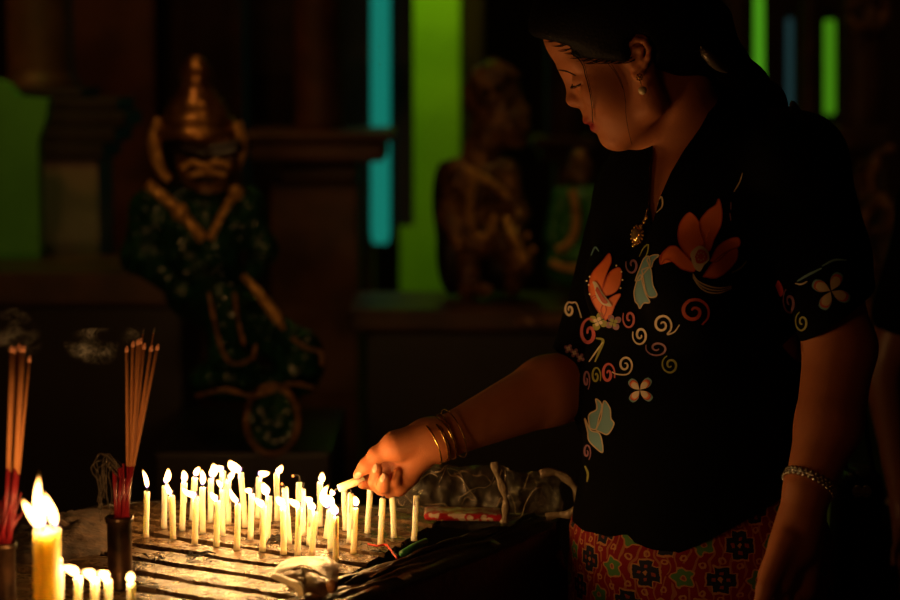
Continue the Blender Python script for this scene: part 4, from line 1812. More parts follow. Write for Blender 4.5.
# ---- wrapped batik skirt
def batik():
    m, nt, b = newmat('batik_cotton')
    L = nt.links
    uvn = nt.nodes.new('ShaderNodeUVMap')
    sp = nt.nodes.new('ShaderNodeSeparateXYZ')
    L.new(uvn.outputs[0], sp.inputs[0])

    def M(op, a, c=None):
        n = nt.nodes.new('ShaderNodeMath')
        n.operation = op
        for i, v in enumerate((a, c)):
            if v is None:
                continue
            if isinstance(v, (int, float)):
                n.inputs[i].default_value = v
            else:
                L.new(v, n.inputs[i])
        return n.outputs[0]

    def mixc(f, a, c):
        n = nt.nodes.new('ShaderNodeMix')
        n.data_type = 'RGBA'
        L.new(f, n.inputs[0])
        for i, v in ((6, a), (7, c)):
            if isinstance(v, tuple):
                n.inputs[i].default_value = (*v, 1)
            else:
                L.new(v, n.inputs[i])
        return n.outputs[2]
    nz_ = nt.nodes.new('ShaderNodeTexNoise')
    nz_.inputs['Scale'].default_value = 90
    L.new(uvn.outputs[0], nz_.inputs['Vector'])
    wob = M('MULTIPLY', M('SUBTRACT', nz_.outputs['Fac'], .5), .16)
    C = .042
    U = M('ADD', M('DIVIDE', sp.outputs[0], C), wob)
    V_ = M('ADD', M('DIVIDE', sp.outputs[1], C), wob)
    row = M('FLOOR', V_)
    U = M('ADD', U, M('MULTIPLY', row, .5))
    colid = M('FLOOR', U)
    par = M('ABSOLUTE', M('MODULO', M('ADD', colid, M('MULTIPLY', row, 2)), 2))
    x = M('SUBTRACT', M('SUBTRACT', U, colid), .5)
    y = M('SUBTRACT', M('SUBTRACT', V_, row), .5)
    r = M('SQRT', M('ADD', M('MULTIPLY', x, x), M('MULTIPLY', y, y)))
    th = M('ARCTAN2', y, x)
    R = M('ADD', .27, M('MULTIPLY', M('COSINE', M('MULTIPLY', th, 5)), .045))
    d = M('SUBTRACT', r, R)
    ax, ay = M('ABSOLUTE', x), M('ABSOLUTE', y)
    m1 = M('ADD', ax, ay)
    # stepped cross
    d2 = M('SUBTRACT', M('MINIMUM', M('MAXIMUM', M('MULTIPLY', ax, 1.0), M('MULTIPLY', ay, 1.9)), M('MAXIMUM', M('MULTIPLY', ax, 1.9), ay)), .36)
    sq = M('SUBTRACT', M('MAXIMUM', M('ABSOLUTE', M('SUBTRACT', ax, .2)), M('ABSOLUTE', M('SUBTRACT', ay, 0))), .05)
    sq2 = M('SUBTRACT', M('MAXIMUM', M('ABSOLUTE', M('SUBTRACT', ay, .2)), ax), .05)
    red, tan, green, navy, rust = (.17, .005, .010), (.34, .16, .06), (.06, .16, .05), (.012, .013, .030), (.20, .04, .02)
    w = nt.nodes.new('ShaderNodeTexWave')
    w.inputs['Scale'].default_value = 26
    w.inputs['Distortion'].default_value = 9
    w.inputs['Detail'].default_value = 1
    L.new(uvn.outputs[0], w.inputs['Vector'])
    base = mixc(M('MULTIPLY', M('GREATER_THAN', w.outputs['Fac'], .90), M('GREATER_THAN', m1, .45)), red, (.26, .09, .035))
    fl = mixc(M('LESS_THAN', d, .045), base, tan)
    fl = mixc(M('LESS_THAN', d, -.01), fl, green)
    fl = mixc(M('LESS_THAN', r, .085), fl, tan)
    fl = mixc(M('LESS_THAN', r, .045), fl, rust)
    cr = mixc(M('LESS_THAN', d2, .075), base, tan)
    cr = mixc(M('LESS_THAN', d2, .02), cr, navy)
    cr = mixc(M('LESS_THAN', M('MINIMUM', sq, sq2), 0), cr, rust)
    cr = mixc(M('LESS_THAN', m1, .085), cr, tan)
    # little rings in the corners
    rc = M('SQRT', M('ADD', M('POWER', M('SUBTRACT', .5, ax), 2), M('POWER', M('SUBTRACT', .42, ay), 2)))
    col = mixc(par, fl, cr)
    col = mixc(M('LESS_THAN', M('ABSOLUTE', M('SUBTRACT', rc, .075)), .028), col, tan)
    L.new(col, b.inputs['Base Color'])
    setin(b, 'Roughness', .85)
    setin(b, 'Specular IOR Level', .15)
    return m


bm = bmesh.new()
uvl = bm.loops.layers.uv.new('UVMap')
NS, NZ = 96, 40
ztop, zbot = W(700, 470, YW).z, .09
g = []
ctr = W(699, 560, YW)
for j in range(NZ + 1):
    z = ztop + (zbot - ztop) * j / NZ
    q = j / NZ
    sst = min(1, max(0, (q - .03) / .07))
    sst = sst * sst * (3 - 2 * sst)
    a_, b_ = .163 + .019 * sst + .010 * math.sin(q * 3) - .02 * q, .126 + .021 * sst + .010 * math.sin(q * 3)
    row = []
    for i in range(NS):
        an = 2 * PI * i / NS
        fold = 1 + .012 * q * math.sin(an * 9 + 2 * q) + .006 * math.sin(an * 5 + q * 6)
        # the overlap edge of the wrap at the front
        df = (an - math.radians(87) + PI) % (2 * PI) - PI
        lap = .004 * math.exp(-max(0, df) * 2.5) if df > 0 else 0
        p = Vector((ctr.x, ctr.y, z)) + ldir * (a_ * math.cos(an) * (fold + lap * 6 * sst)) + fdir * (b_ * math.sin(an) * (fold + lap * 6 * sst))
        row.append(bm.verts.new(p))
    g.append(row)
for j in range(NZ):
    for i in range(NS):
        f = bm.faces.new((g[j][i], g[j][(i + 1) % NS], g[j + 1][(i + 1) % NS], g[j + 1][i]))
        for lp, (ii, jj) in zip(f.loops, ((i, j), (i + 1, j), (i + 1, j + 1), (i, j + 1))):
            lp[uvl].uv = (ii / NS * .95, -jj / NZ * (ztop - zbot))
skirt = link('batik_skirt', bm_mesh('batik_skirt', bm, True), batik(), woman)
md = skirt.modifiers.new('thick', 'SOLIDIFY')
md.thickness = .002

# ---- jewellery
wa, wb = Vector(WR_F and px(441, 439, 2.70)), Vector(px(548, 391, 2.795))
axd = (wb - wa).normalized()


def bangle(t, r, rad, name, m, wobble=0., tiltv=(0, 0, 0)):
    c = wa.lerp(wb, t)
    n = (axd * .75 + Vector((axd.x, axd.y * .1, axd.z)) * .5 + Vector(tiltv)).normalized()
    x = n.orthogonal().normalized()
    y = n.cross(x)
    pts = [c + (x * math.cos(2 * PI * k / 48) + y * math.sin(2 * PI * k / 48)) * r + n * wobble * math.sin(k * 1.1) for k in range(48)]
    bm = bmesh.new()
    tube(bm, pts, rad, 8, closed=True)
    return link(name, bm_mesh(name, bm, True), m, woman)


for t, r, rad, tv in ((-.06, .0285, .0013, (.06, 0, .08)), (-.005, .0290, .0014, (-.04, .05, 0)), (.025, .0290, .0011, (.10, 0, .05)), (.06, .0298, .0013, (0, .05, .1)),
                      (.085, .0305, .0011, (.08, -.05, 0)), (.15, .0335, .0008, (0, 0, .05))):
    bangle(t - .035, r, rad, 'bangle', M_GOLD, .0002, tv)
na, nb = Vector(px(*WR_N)), Vector(px(829, 425, 2.53))
nax = (nb - na).normalized()
c = na.lerp(nb, .06)
n_ = (nax + Vector((.12, 0, .0))).normalized()
x = n_.orthogonal().normalized()
y = n_.cross(x)
bm = bmesh.new()
for ringq in (-1, 0, 1):
    for k in range(30):
        a = 2 * PI * (k + .5 * (ringq % 2)) / 30
        ball(bm, c + n_ * ringq * .0036 + (x * math.cos(a) + y * math.sin(a)) * .0318, .0026, 8)
tube(bm, [c + (x * math.cos(2 * PI * k / 40) + y * math.sin(2 * PI * k / 40)) * .0310 for k in range(40)], .0022, 8, closed=True)
link('beaded_bracelet', bm_mesh('beaded_bracelet', bm, True), M_SILVER, woman)
# earring
e0, n0 = hit(BODY_BVH, 639.5, 75)
e0 = e0 or W(639.5, 75, YE)
bm = bmesh.new()
for k in range(8):
    a = 2 * PI * k / 8
    ball(bm, W(639.5 + 2.6 * math.cos(a), 77 + 3.2 * math.sin(a), e0.y - .004), .0014, 8)
ball(bm, W(639.5, 77, e0.y - .005), .0022, 10)
tube(bm, [W(640, 80, e0.y - .005), W(641.5, 86, e0.y - .005)], .0006, 6)
er = link('earring', bm_mesh('earring', bm, True), M_GOLD, woman)
bm = bmesh.new()
ball(bm, W(642.5, 90.5, e0.y - .005), .0053, 18)
link('pearl', bm_mesh('pearl', bm, True), mat('pearl', (.80, .66, .42), .18, coat=.6), er)
# necklace
BOTH = BVHTree.FromPolygons([tuple(v) for v in BV] + [tuple(v) for v in SH_P],
                            [tuple(int(i) for i in t) for t in BQ] + [tuple(int(i) + len(BV) for i in t) for t in SH_T])
pts = strip_on(BOTH, [(655, 148), (651, 165), (650, 185), (649.5, 200), (648, 212), (644, 224)], 0, .0022, 40)
bm = bmesh.new()
tube(bm, pts, .0007, 6)
for p in pts[::2]:
    ball(bm, p, .0012, 6)
nk = link('necklace', bm_mesh('necklace', bm, True), M_GOLD, woman)
l1, n1 = hit(BOTH, 639, 235)
bm = bmesh.new()
R = n1.to_track_quat('Z', 'Y').to_matrix()
ball(bm, l1 + n1 * .004, .0085, 16, (1, 1.15, .55), R)
for k in range(14):
    a = 2 * PI * k / 14
    ball(bm, l1 + n1 * .003 + R @ Vector((math.cos(a) * .0098, math.sin(a) * .0112, 0)), .0018, 8)
for (qx, qy) in ((646, 222), (643, 226), (648, 218), (635, 246), (637, 244)):
    l2, n2_ = hit(BOTH, qx, qy)
    ball(bm, l2 + n2_ * .003, .0028, 8)
link('pendant', bm_mesh('pendant', bm, True), mat('gold_stone', (.9, .6, .2), .12, metal=.85), nk)

# ---- the candle in her hand
p0, p1 = W(338, 488.5, YH - .004), W(364, 478.5, YH + .004)
hc_ = empty('slim_candle', p0, 'slim unlit candle held between her finger and thumb, tip lowered to a flame', 'candle')
bm = bmesh.new()
tube(bm, [p0, p0.lerp(p1, .02), p0.lerp(p1, .5), p1], [.0028, .0050, .0053, .0053], 14)
link('wax_body', bm_mesh('wax_body', bm, True), M_WAX, hc_)
bm = bmesh.new()
tube(bm, [p0 + (p1 - p0) * .01, W(335, 490, YH - .004), W(334, 492, YH - .004)], .001, 6)
link('wick', bm_mesh('wick', bm, True), M_WICK, hc_)
link('flame', flame_mesh([W(335, 492, YH - .006), W(332, 493, YH - .006), W(331, 488, YH - .006)], 2.4 * S(YH)), M_FLAME, hc_)
flame_light(W(332, 491, YH - .006), FLAME_W * .5, hc_)
# ================================================================== the shrine hall behind
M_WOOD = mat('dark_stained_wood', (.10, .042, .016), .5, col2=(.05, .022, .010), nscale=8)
M_WALL = mat('brown_plaster', (.12, .06, .028), .85, col2=(.08, .04, .018), nscale=3)
M_STONE = mat('grey_marble', (.30, .25, .22), .5, col2=(.22, .18, .16), nscale=7)
M_FLOOR = mat('floor_tile', (.16, .12, .09), .3, col2=(.10, .07, .05), nscale=5)
M_GREEN = mat('green_lacquer', (.34, .48, .05), .5, col2=(.27, .40, .04), nscale=5)
M_GILT = mat('gilt_wood', (.62, .33, .08), .38, metal=.35, vor=40)
M_GILT2 = mat('dull_gilt', (.30, .14, .038), .4, metal=.3, col2=(.10, .045, .015), nscale=26, vor=34)
M_MOSAIC = mat('green_glass_mosaic', (.010, .060, .022), .25, col2=(.004, .028, .012), nscale=30, vor=60)
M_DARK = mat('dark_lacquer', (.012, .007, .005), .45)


def struct(name, bm, m, smooth=False):
    return tag(link(name, bm_mesh(name, bm, smooth), m), kind='structure')


def bx(name, lo, hi, m, bevel=0.):
    bm = bmesh.new()
    lo, hi = Vector(lo), Vector(hi)
    box(bm, (lo + hi) / 2, hi - lo, None, bevel)
    return struct(name, bm, m)


XL, XR, YB0, YB1, ZC = -3.2, 3.6, -1.6, 8.2, 4.6
bx('floor', (XL, YB0, -.1), (XR, YB1, 0), M_FLOOR)
bx('ceiling', (XL, YB0, ZC), (XR, YB1, ZC + .1), M_WOOD)
bx('wall_back', (XL, YB1, 0), (XR, YB1 + .1, ZC), M_WALL)
bx('wall_front', (XL, YB0 - .1, 0), (XR, YB0, ZC), M_WALL)
bx('wall_left', (XL - .1, YB0, 0), (XL, YB1, ZC), M_WALL)
bx('wall_right', (XR, YB0, 0), (XR + .1, YB1, ZC), M_WALL)


def pbox(bm, x0, x1, y0, y1, Y, depth, bevel=.006):
    """a block whose front face fills the photo box at distance Y"""
    a, b = W(x0, y1, Y), W(x1, y0, Y)
    z0 = max(0.0, a.z)
    box(bm, ((a.x + b.x) / 2, Y + depth / 2, (z0 + b.z) / 2), (b.x - a.x, depth, b.z - z0), None, bevel)


def column(label, Y, shaft, caps, base_part, m=M_WOOD, plinth=None, plinth_m=M_STONE, depth=.3, cap_m=None):
    x0, x1 = shaft
    c = W((x0 + x1) / 2, 300, Y)
    t = empty('column', (c.x, Y + depth / 2, 0), label, 'column')
    t['kind'] = 'structure'
    r = (x1 - x0) / 2 * S(Y)
    zb = W(0, caps[-1][2], Y).z
    bm = bmesh.new()
    lathe(bm, Vector((c.x, Y + depth / 2, zb)), [(r, 0), (r, .05), (r * .96, .08), (r * .94, ZC - zb)], 28)
    link('shaft', bm_mesh('shaft', bm, True), m, t)
    for a, y0, y1, ext in caps:
        bm = bmesh.new()
        pbox(bm, x0 - ext, x1 + ext, y0, y1, Y - ext * S(Y) * .5, depth + ext * S(Y), .01)
        link(a, bm_mesh(a, bm), cap_m or m, t)
    bm = bmesh.new()
    pbox(bm, base_part[0], base_part[1], caps[-1][2], 2000, Y, depth, .008)
    link('pedestal', bm_mesh('pedestal', bm), plinth_m, t)
    return t


YC = 4.95
lc = empty('column', (W(38, 300, YC).x, YC + .1, 0), 'thick reddish-brown column on a pale grey marble pedestal beside the green screen', 'column')
lc['kind'] = 'structure'
r = 33 * S(YC)
bm = bmesh.new()
zb = W(0, 90, YC).z
lathe(bm, Vector((W(38, 300, YC).x, YC + .1, zb)), [(r * 1.2, 0), (r * 1.22, .012), (r * 1.05, .03), (r, .05), (r, ZC - zb)], 32)
link('shaft', bm_mesh('shaft', bm, True), M_WOOD, lc)
bm = bmesh.new()
for x0, x1, y0, y1 in ((-8, 82, 88, 98), (-14, 118, 98, 112), (-18, 126, 112, 128), (-10, 116, 128, 144), (-6, 104, 144, 160)):
    pbox(bm, x0, x1, y0, y1, YC - .06, .26, .006)
link('moulding', bm_mesh('moulding', bm), M_DARK, lc)
bm = bmesh.new()
pbox(bm, -4, 98, 158, 2000, YC - .05, .22, .008)
link('pedestal', bm_mesh('pedestal', bm), M_STONE, lc)
bm = bmesh.new()
pbox(bm, 106, 140, -900, 2000, 5.65, .14)
tag(struct('post', bm, M_WOOD), 'brown post beside the black gap right of the thick column', 'post')
column('dark wooden column with stepped mouldings just beside the bright blue strip', 5.1, (292, 342), [('moulding', 132, 142, 50), ('moulding', 142, 162, 42), ('moulding', 165, 182, 14)], (288, 358), plinth_m=M_WOOD, depth=.26)
column('slender column seen between the reaching woman and the gilded ogre figure', 5.6, (545, 585), [('moulding', 138, 150, 12), ('moulding', 150, 162, 4)], (545, 582), plinth_m=M_WOOD, depth=.2)
column('brown column above the shoulder of the woman, between blue and green strips', 5.8, (798, 818), [('moulding', 300, 320, 6)], (792, 824), depth=.1, plinth_m=M_WOOD)
column('brown fluted column at the picture edge beyond the last green strip', 5.4, (842, 886), [('moulding', 126, 150, 6)], (838, 890), depth=.2, plinth_m=M_WOOD)
column('brown column behind the ponytail, beside the tall green strip', 5.8, (722, 748), [('moulding', 300, 320, 6)], (716, 752), depth=.12, plinth_m=M_WOOD)
for i, (x0, x1, Y, d, lab) in enumerate(((200, 232, 5.6, .2, 'dark post behind the crowned guardian'), (258, 290, 5.9, .2, 'dark post between the guardian and the stepped column'),
                                         (462, 486, 6.3, .2, 'brown post bordering the wide green panel'), (330, 368, 6.1, .12, 'brown post behind the stepped column'))):
    bm = bmesh.new()
    pbox(bm, x0, x1, -900, 2000, Y, d)
    o = struct('post', bm, M_WOOD)
    tag(o, lab + ', running up out of sight', 'post')
# black slot post between the blue strip and the green panel
bm = bmesh.new()
pbox(bm, 393, 411, -900, 226, 6.05, .1)
tag(struct('post', bm, M_DARK), 'black hanging post between the blue strip and the green panel', 'post')


# green panels and pilasters
def panel(name, label, x0, x1, y0, y1, Y, m, d=.06):
    bm = bmesh.new()
    pbox(bm, x0, x1, y0, y1, Y, d, .01)
    return tag(struct(name, bm, m), label, 'panel')


panel('green_pilaster', 'wide green lacquered panel lit from above behind the ogre figure', 404, 461, -700, 2000, 6.5, M_GREEN, .1)
# low green side panel with a stepped outline
bm = bmesh.new()
out = [(-60, 60), (8, 84), (18, 97), (48, 99), (46, 118), (38, 140), (36, 300), (-60, 300)]
Yg = 4.72
f = bm.faces.new([bm.verts.new(W(x, y, Yg)) for x, y in out])
r = bmesh.ops.extrude_face_region(bm, geom=[f])
for v in [q for q in r['geom'] if isinstance(q, bmesh.types.BMVert)]:
    v.co.y += .06
for v in bm.verts:
    if v.co.z < W(0, 299, Yg).z + .02:
        v.co.z = 0
tag(struct('green_screen', bm, mat('screen_green', (.10, .40, .05), .6, col2=(.08, .33, .04), nscale=6)), 'dim green screen with a scrolled top at the picture edge', 'screen')


# fluorescent tubes
def light_tube(label, x0, x1, y0, y1, Y, col, strength, shade_m=None):
    a, b = W((x0 + x1) / 2, y1, Y), W((x0 + x1) / 2, y0, Y)
    r = (x1 - x0) / 2 * S(Y)
    t = empty('light_tube', a, label, 'light tube', 'coloured light tubes')
    bm = bmesh.new()
    d = (b - a)
    tube(bm, [a, a + d * .02, b - d * .02, b], [r * .8, r, r, r * .8], 20)
    link('glass_tube', bm_mesh('glass_tube', bm, True), emat('tube_glow', col, strength), t)
    for p, q in ((a, -.02), (b, .02)):
        bm = bmesh.new()
        tube(bm, [p, p + Vector((0, 0, q))], r * .7, 14)
        link('end_cap', bm_mesh('end_cap', bm, True), M_DARK, t)
    bm = bmesh.new()
    c = (a + b) / 2
    box(bm, (c.x, c.y + r + .012, c.z), (r * 1.4, .02, d.length + .08), None, .004)
    link('mounting_strip', bm_mesh('mounting_strip', bm), M_DARK, t)


light_tube('bright turquoise light tube behind the stepped dark column', 371, 390, -260, 243, 6.0, (.006, .17, .125), 1.0)
light_tube('bright green light tube seen above the ponytail of the woman', 754, 764, -260, 108, 6.0, (.06, .27, .008), 1.0)
light_tube('dim blue light tube between the two green tubes', 786, 793, 18, 240, 6.2, (.018, .055, .06), .55)
light_tube('short green light tube above the shoulder of the woman', 824, 835, 20, 114, 6.2, (.06, .24, .006), .8)

# altars
a1 = empty('altar_bench', (W(110, 300, 4.6).x, 4.6, 0), 'low brown altar bench running in front of the grey pedestal', 'altar')
bm = bmesh.new()
pbox(bm, -60, 192, 272, 306, 4.45, .38, .008)
link('bench_top', bm_mesh('bench_top', bm), M_WOOD, a1)
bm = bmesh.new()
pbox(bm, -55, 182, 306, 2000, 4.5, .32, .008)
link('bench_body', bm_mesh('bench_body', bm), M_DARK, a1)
a2 = empty('altar_table', (W(480, 300, 4.9).x, 4.9, 0), 'dark altar table with a gilt front edge carrying the ogre figure', 'altar')
bm = bmesh.new()
pbox(bm, 348, 640, 310, 332, 4.62, .37, .008)
link('table_top', bm_mesh('table_top', bm), M_WOOD, a2)
bm = bmesh.new()
pbox(bm, 516, 640, 316, 325, 4.60, .02, .004)
link('gilt_edge', bm_mesh('gilt_edge', bm), M_GILT2, a2)
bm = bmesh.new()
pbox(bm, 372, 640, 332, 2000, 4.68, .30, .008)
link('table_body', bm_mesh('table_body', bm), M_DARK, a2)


# ---- guardian with the tall tiered crown
def sdf_part(name, ops, m, parent, h=.006):
    P_, Q_ = sdf(ops, h)
    P_ = relax(P_, Q_, 1, .4)
    return link(name, mesh_np(name, P_, Q_), m, parent)


YS = 4.15


def c3(a, b, ra, rb=None, k=.02, dy=0., dy2=None, Y=YS):
    return cap((a[0], a[1], Y + dy), (b[0], b[1], Y + (dy if dy2 is None else dy2)), ra, ra if rb is None else rb, k)


def e3(c, r, dy=0., k=.02, Y=YS, ang=0.):
    s = S(Y)
    M_ = np.array(Matrix.Rotation(math.radians(ang), 3, 'Y'))
    return Ell(px(c[0], c[1], Y + dy), (r[0] * s, r[1] * s, r[2] * s), M_, k)


st = empty('guardian_statue', W(255, 458, YS), 'dark temple guardian statue with a tall gilded tiered crown and green mosaic costume', 'statue')
sdf_part('face', [e3((206, 160), (30, 30, 29)), e3((216, 168), (22, 26, 18), -.02), c3((222, 140), (232, 162), 5, 8, dy=-.045), c3((205, 172), (228, 170), 5, dy=-.055, k=.006),
                  c3((196, 146), (214, 143), 6, 5, dy=-.05), c3((226, 143), (238, 146), 5, 4, dy=-.045), e3((205, 152), (7, 5, 5), -.06, .004), e3((230, 153), (6, 5, 5), -.055, .004),
                  c3((206, 180), (206, 205), 20, 22)], M_GILT2, st)
em = mat('dark_face_shade', (.012, .007, .004), .3)  # dark colour stands in for shade under the brow and in the mouth
sdf_part('face_shade_band', [c3((182, 147), (200, 151), 9, 10, dy=-.055, k=.01), c3((212, 152), (236, 148), 10, 8, dy=-.055, k=.01), e3((206, 180), (12, 5, 4), -.062, .006)], em, st)
bm = bmesh.new()
s_ = S(YS)
for pts, r_ in (([(182, 168), (192, 162), (204, 166), (216, 162), (230, 166)], 3.4), ([(188, 176), (206, 172), (226, 175)], 2.6)):
    tube(bm, spline([W(x, y, YS - .072) for x, y in pts], 16), r_ * s_, 8)
link('moustache', bm_mesh('moustache', bm, True), M_GILT, st)
bm = bmesh.new()
prof = [(41, 0), (43, 5), (41, 9), (36, 11), (38, 17), (36, 21), (31, 23), (32, 29), (27, 33), (27, 38), (21, 41), (20, 46), (16, 49), (15, 55), (17, 60), (16, 66), (12, 72), (9, 77), (4, 81)]
lathe(bm, W(197, 138, YS), [(r_ * s_, h_ * s_) for r_, h_ in prof], 30, axis=Vector((.0, 0, 1)))
link('tiered_crown', bm_mesh('tiered_crown', bm, True), mat('crown_gilt', (.50, .24, .06), .3, metal=.75, col2=(.22, .09, .025), nscale=22), st)
for sx, pts in ((1, [(160, 119), (155, 135), (156, 155), (162, 172), (170, 180)]), (2, [(237, 122), (240, 138), (240, 155), (236, 168)])):
    bm = bmesh.new()
    tube(bm, spline([W(x, y, YS - .02) for x, y in pts], 16), [s_ * 7 * (1 - .5 * abs(i / 15 - .4)) for i in range(16)], 10)
    link('ear_flap', bm_mesh('ear_flap', bm, True), M_GILT, st)
sdf_part('torso', [e3((198, 236), (46, 40, 50)), e3((205, 285), (42, 38, 40)), c3((150, 208), (245, 206), 20, 20, .03),
                   c3((148, 212), (136, 258), 17, 14, dy=-.02), c3((136, 258), (180, 290), 14, 11, dy=-.02, dy2=-.14), c3((246, 210), (264, 250), 16, 13, dy=-.02),
                   c3((264, 250), (250, 282), 13, 10, dy=-.02, dy2=-.14), e3((250, 284), (9, 9, 9), -.15, .01), e3((183, 291), (10, 9, 9), -.15, .01)], M_MOSAIC, st)
sdf_part('legs', [c3((200, 296), (226, 310), 26, 22, dy=-.05, dy2=-.2), c3((222, 300), (224, 352), 19, 15, dy=-.2), e3((232, 362), (24, 26, 10), -.22),
                  c3((225, 310), (300, 352), 28, 21, dy=-.05, dy2=-.18), c3((300, 352), (274, 420), 20, 15, dy=-.18, dy2=-.12)], M_MOSAIC, st)
bm = bmesh.new()
for pts, r_ in (([(147, 184), (160, 194), (178, 210), (192, 226), (204, 240)], 5.5), ([(236, 192), (228, 204), (220, 218), (210, 240)], 4.0)):
    tube(bm, spline([W(x, y, YS - .105) for x, y in pts], 20), r_ * s_, 10)
ball(bm, W(236, 193, YS - .12), 8 * s_, 12)
ball(bm, W(180, 212, YS - .12), 9 * s_, 12)
link('collar', bm_mesh('collar', bm, True), M_GILT, st)
bm = bmesh.new()
tube(bm, [W(243, 276, YS - .18), W(258, 292, YS - .2), W(276, 316, YS - .22), W(284, 330, YS - .23)], [3.5 * s_, 5 * s_, 6 * s_, 2 * s_], 10)
link('sword', bm_mesh('sword', bm, True), M_GILT, st)
bm = bmesh.new()
for pts in ([(209, 292), (214, 320), (222, 350), (234, 364), (252, 358), (256, 344)], [(234, 292), (238, 320), (244, 345)], [(196, 396), (226, 390), (255, 396), (290, 384), (316, 388)],
            [(292, 338), (306, 348), (320, 352), (322, 366)]):
    tube(bm, spline([W(x, y, YS - .30) for x, y in pts], 24), 2.2 * s_, 8)
link('gilt_trim', bm_mesh('gilt_trim', bm, True), M_GILT2, st)
sdf_part('skirt_drape', [e3((255, 384), (62, 50, 16), -.12), e3((222, 376), (34, 40, 18), -.14, ang=-8), e3((300, 366), (24, 30, 22), -.16)], M_MOSAIC, st)
sd = sdf_part('sash_end', [e3((272, 421), (25, 8, 34), -.26)], M_MOSAIC, st)
bm = bmesh.new()
tube(bm, [W(272 + 26 * math.cos(a), 420 + 34 * math.sin(a), YS - .27) for a in [2 * PI * k / 40 for k in range(40)]], 3.4 * s_, 8, closed=True)
link('sash_rim', bm_mesh('sash_rim', bm, True), M_GILT2, sd)
bm = bmesh.new()
pbox(bm, 178, 332, 452, 2000, YS - .25, .5, .01)
tag(link('statue_plinth', bm_mesh('statue_plinth', bm), M_DARK), 'dark block the crowned guardian statue sits on', 'plinth')
bm = bmesh.new()

# ---- ogre figure on the altar table
YO = 4.85
so = S(YO)


def c4(a, b, ra, rb=None, k=.02, dy=0., dy2=None):
    return c3(a, b, ra, rb, k, dy, dy2, YO)


def e4(c, r, dy=0., k=.02, ang=0.):
    return e3(c, r, dy, k, YO, ang)


og = empty('ogre_statue', W(478, 300, YO), 'gilded ogre statue with round staring eyes standing on the dark altar table', 'statue')
sdf_part('head', [e4((494, 96), (28, 26, 30)), e4((508, 122), (20, 20, 20), -.01), c4((506, 98), (522, 112), 8, 7, dy=-.02), c4((490, 128), (524, 128), 6, 6, dy=-.03),
                  c4((494, 138), (520, 142), 6, 7, dy=-.02), e4((485, 92), (8, 7, 8), -.05, .008), e4((497, 88), (8, 7, 8), -.05, .008), c4((478, 82), (503, 76), 5, 5, dy=-.05),
                  e4((470, 98), (6, 8, 14)), c4((490, 130), (480, 160), 18, 20)], M_GILT2, og)
bm = bmesh.new()
lathe(bm, W(494, 78, YO), [(r_ * so, h_ * so) for r_, h_ in ((26, 0), (27, 4), (22, 7), (18, 12), (8, 16), (2, 20))], 24)
link('cap', bm_mesh('cap', bm, True), M_GILT2, og)
for x, y in ((485, 92), (497, 88)):
    bm = bmesh.new()
    ball(bm, W(x, y, YO - .075), 4.2 * so, 12)
    link('eye', bm_mesh('eye', bm, True), mat('glass_eye', (.02, .015, .01), .08, spec=1.), og)
sdf_part('torso', [e4((480, 192), (28, 24, 40)), e4((476, 228), (24, 22, 34)), c4((455, 172), (506, 172), 14, 14, .03), c4((506, 174), (520, 214), 11, 9, dy=-.02),
                   c4((520, 214), (512, 240), 9, 8, dy=-.02, dy2=-.1), c4((455, 176), (448, 218), 12, 10), c4((448, 218), (460, 246), 10, 8, dy2=-.08)], M_GILT2, og)
sdf_part('legs', [c4((470, 240), (468, 290), 15, 11, dy=-.03), c4((490, 240), (520, 262), 16, 13, dy=-.03, dy2=-.1), c4((520, 262), (512, 288), 12, 9, dy=-.1, dy2=-.06),
                  c4((470, 289), (487, 291), 8, 7, dy=-.04, dy2=-.1)], M_GILT2, og)
sdf_part('robe', [e4((452, 250), (16, 20, 46)), e4((504, 262), (26, 18, 32), .03), e4((444, 200), (12, 18, 40), .03)], M_DARK, og)
bm = bmesh.new()
for pts in ([(464, 168), (480, 176), (496, 186), (508, 198)], [(474, 176), (470, 205), (474, 232), (488, 236), (496, 214)]):
    tube(bm, spline([W(x, y, YO - .10) for x, y in pts], 20), 3.6 * so, 8)
link('necklace_ornament', bm_mesh('necklace_ornament', bm, True), M_GILT, og)
bm = bmesh.new()
tube(bm, [W(504, 216, YO - .12), W(512, 234, YO - .13), W(522, 254, YO - .14), W(530, 272, YO - .14)], [3 * so, 5 * so, 5.5 * so, 2 * so], 10)
for x, y in ((524, 262), (533, 250), (527, 236)):
    ball(bm, W(x, y, YO - .14), 4 * so, 10)
link('club', bm_mesh('club', bm, True), M_GILT, og)

# ---- small seated figure in a green robe
YG = 4.89
sg = S(YG)
sf = empty('robed_figure', W(578, 300, YG), 'small green robed figure with gilt sash seated between the ogre and the woman', 'statue')
sdf_part('robe', [e3((580, 222), (22, 20, 40), 0, .02, YG), e3((578, 264), (34, 28, 25), 0, .02, YG), c3((562, 196), (552, 240), 10, 9, .02, -.02, None, YG), c3((598, 196), (606, 240), 10, 9, .02, -.02, None, YG)],
         mat('green_robe', (.035, .20, .03), .45, vor=30), sf)
sdf_part('head', [e3((580, 172), (14, 14, 17), 0, .01, YG), c3((580, 186), (580, 196), 8, 8, .01, 0, None, YG), c3((570, 174), (566, 176), 3, 2, .004, -.04, None, YG), e3((580, 156), (9, 9, 8), 0, .01, YG)], M_GILT2, sf)
bm = bmesh.new()
tube(bm, spline([W(x, y, YG - .11) for x, y in ((572, 190), (576, 210), (575, 232), (566, 246), (556, 250))], 20), 4.5 * sg, 8)
tube(bm, spline([W(x, y, YG - .13) for x, y in ((550, 262), (566, 268), (590, 268))], 16), 4 * sg, 8)
link('gilt_sash', bm_mesh('gilt_sash', bm, True), M_GILT, sf)

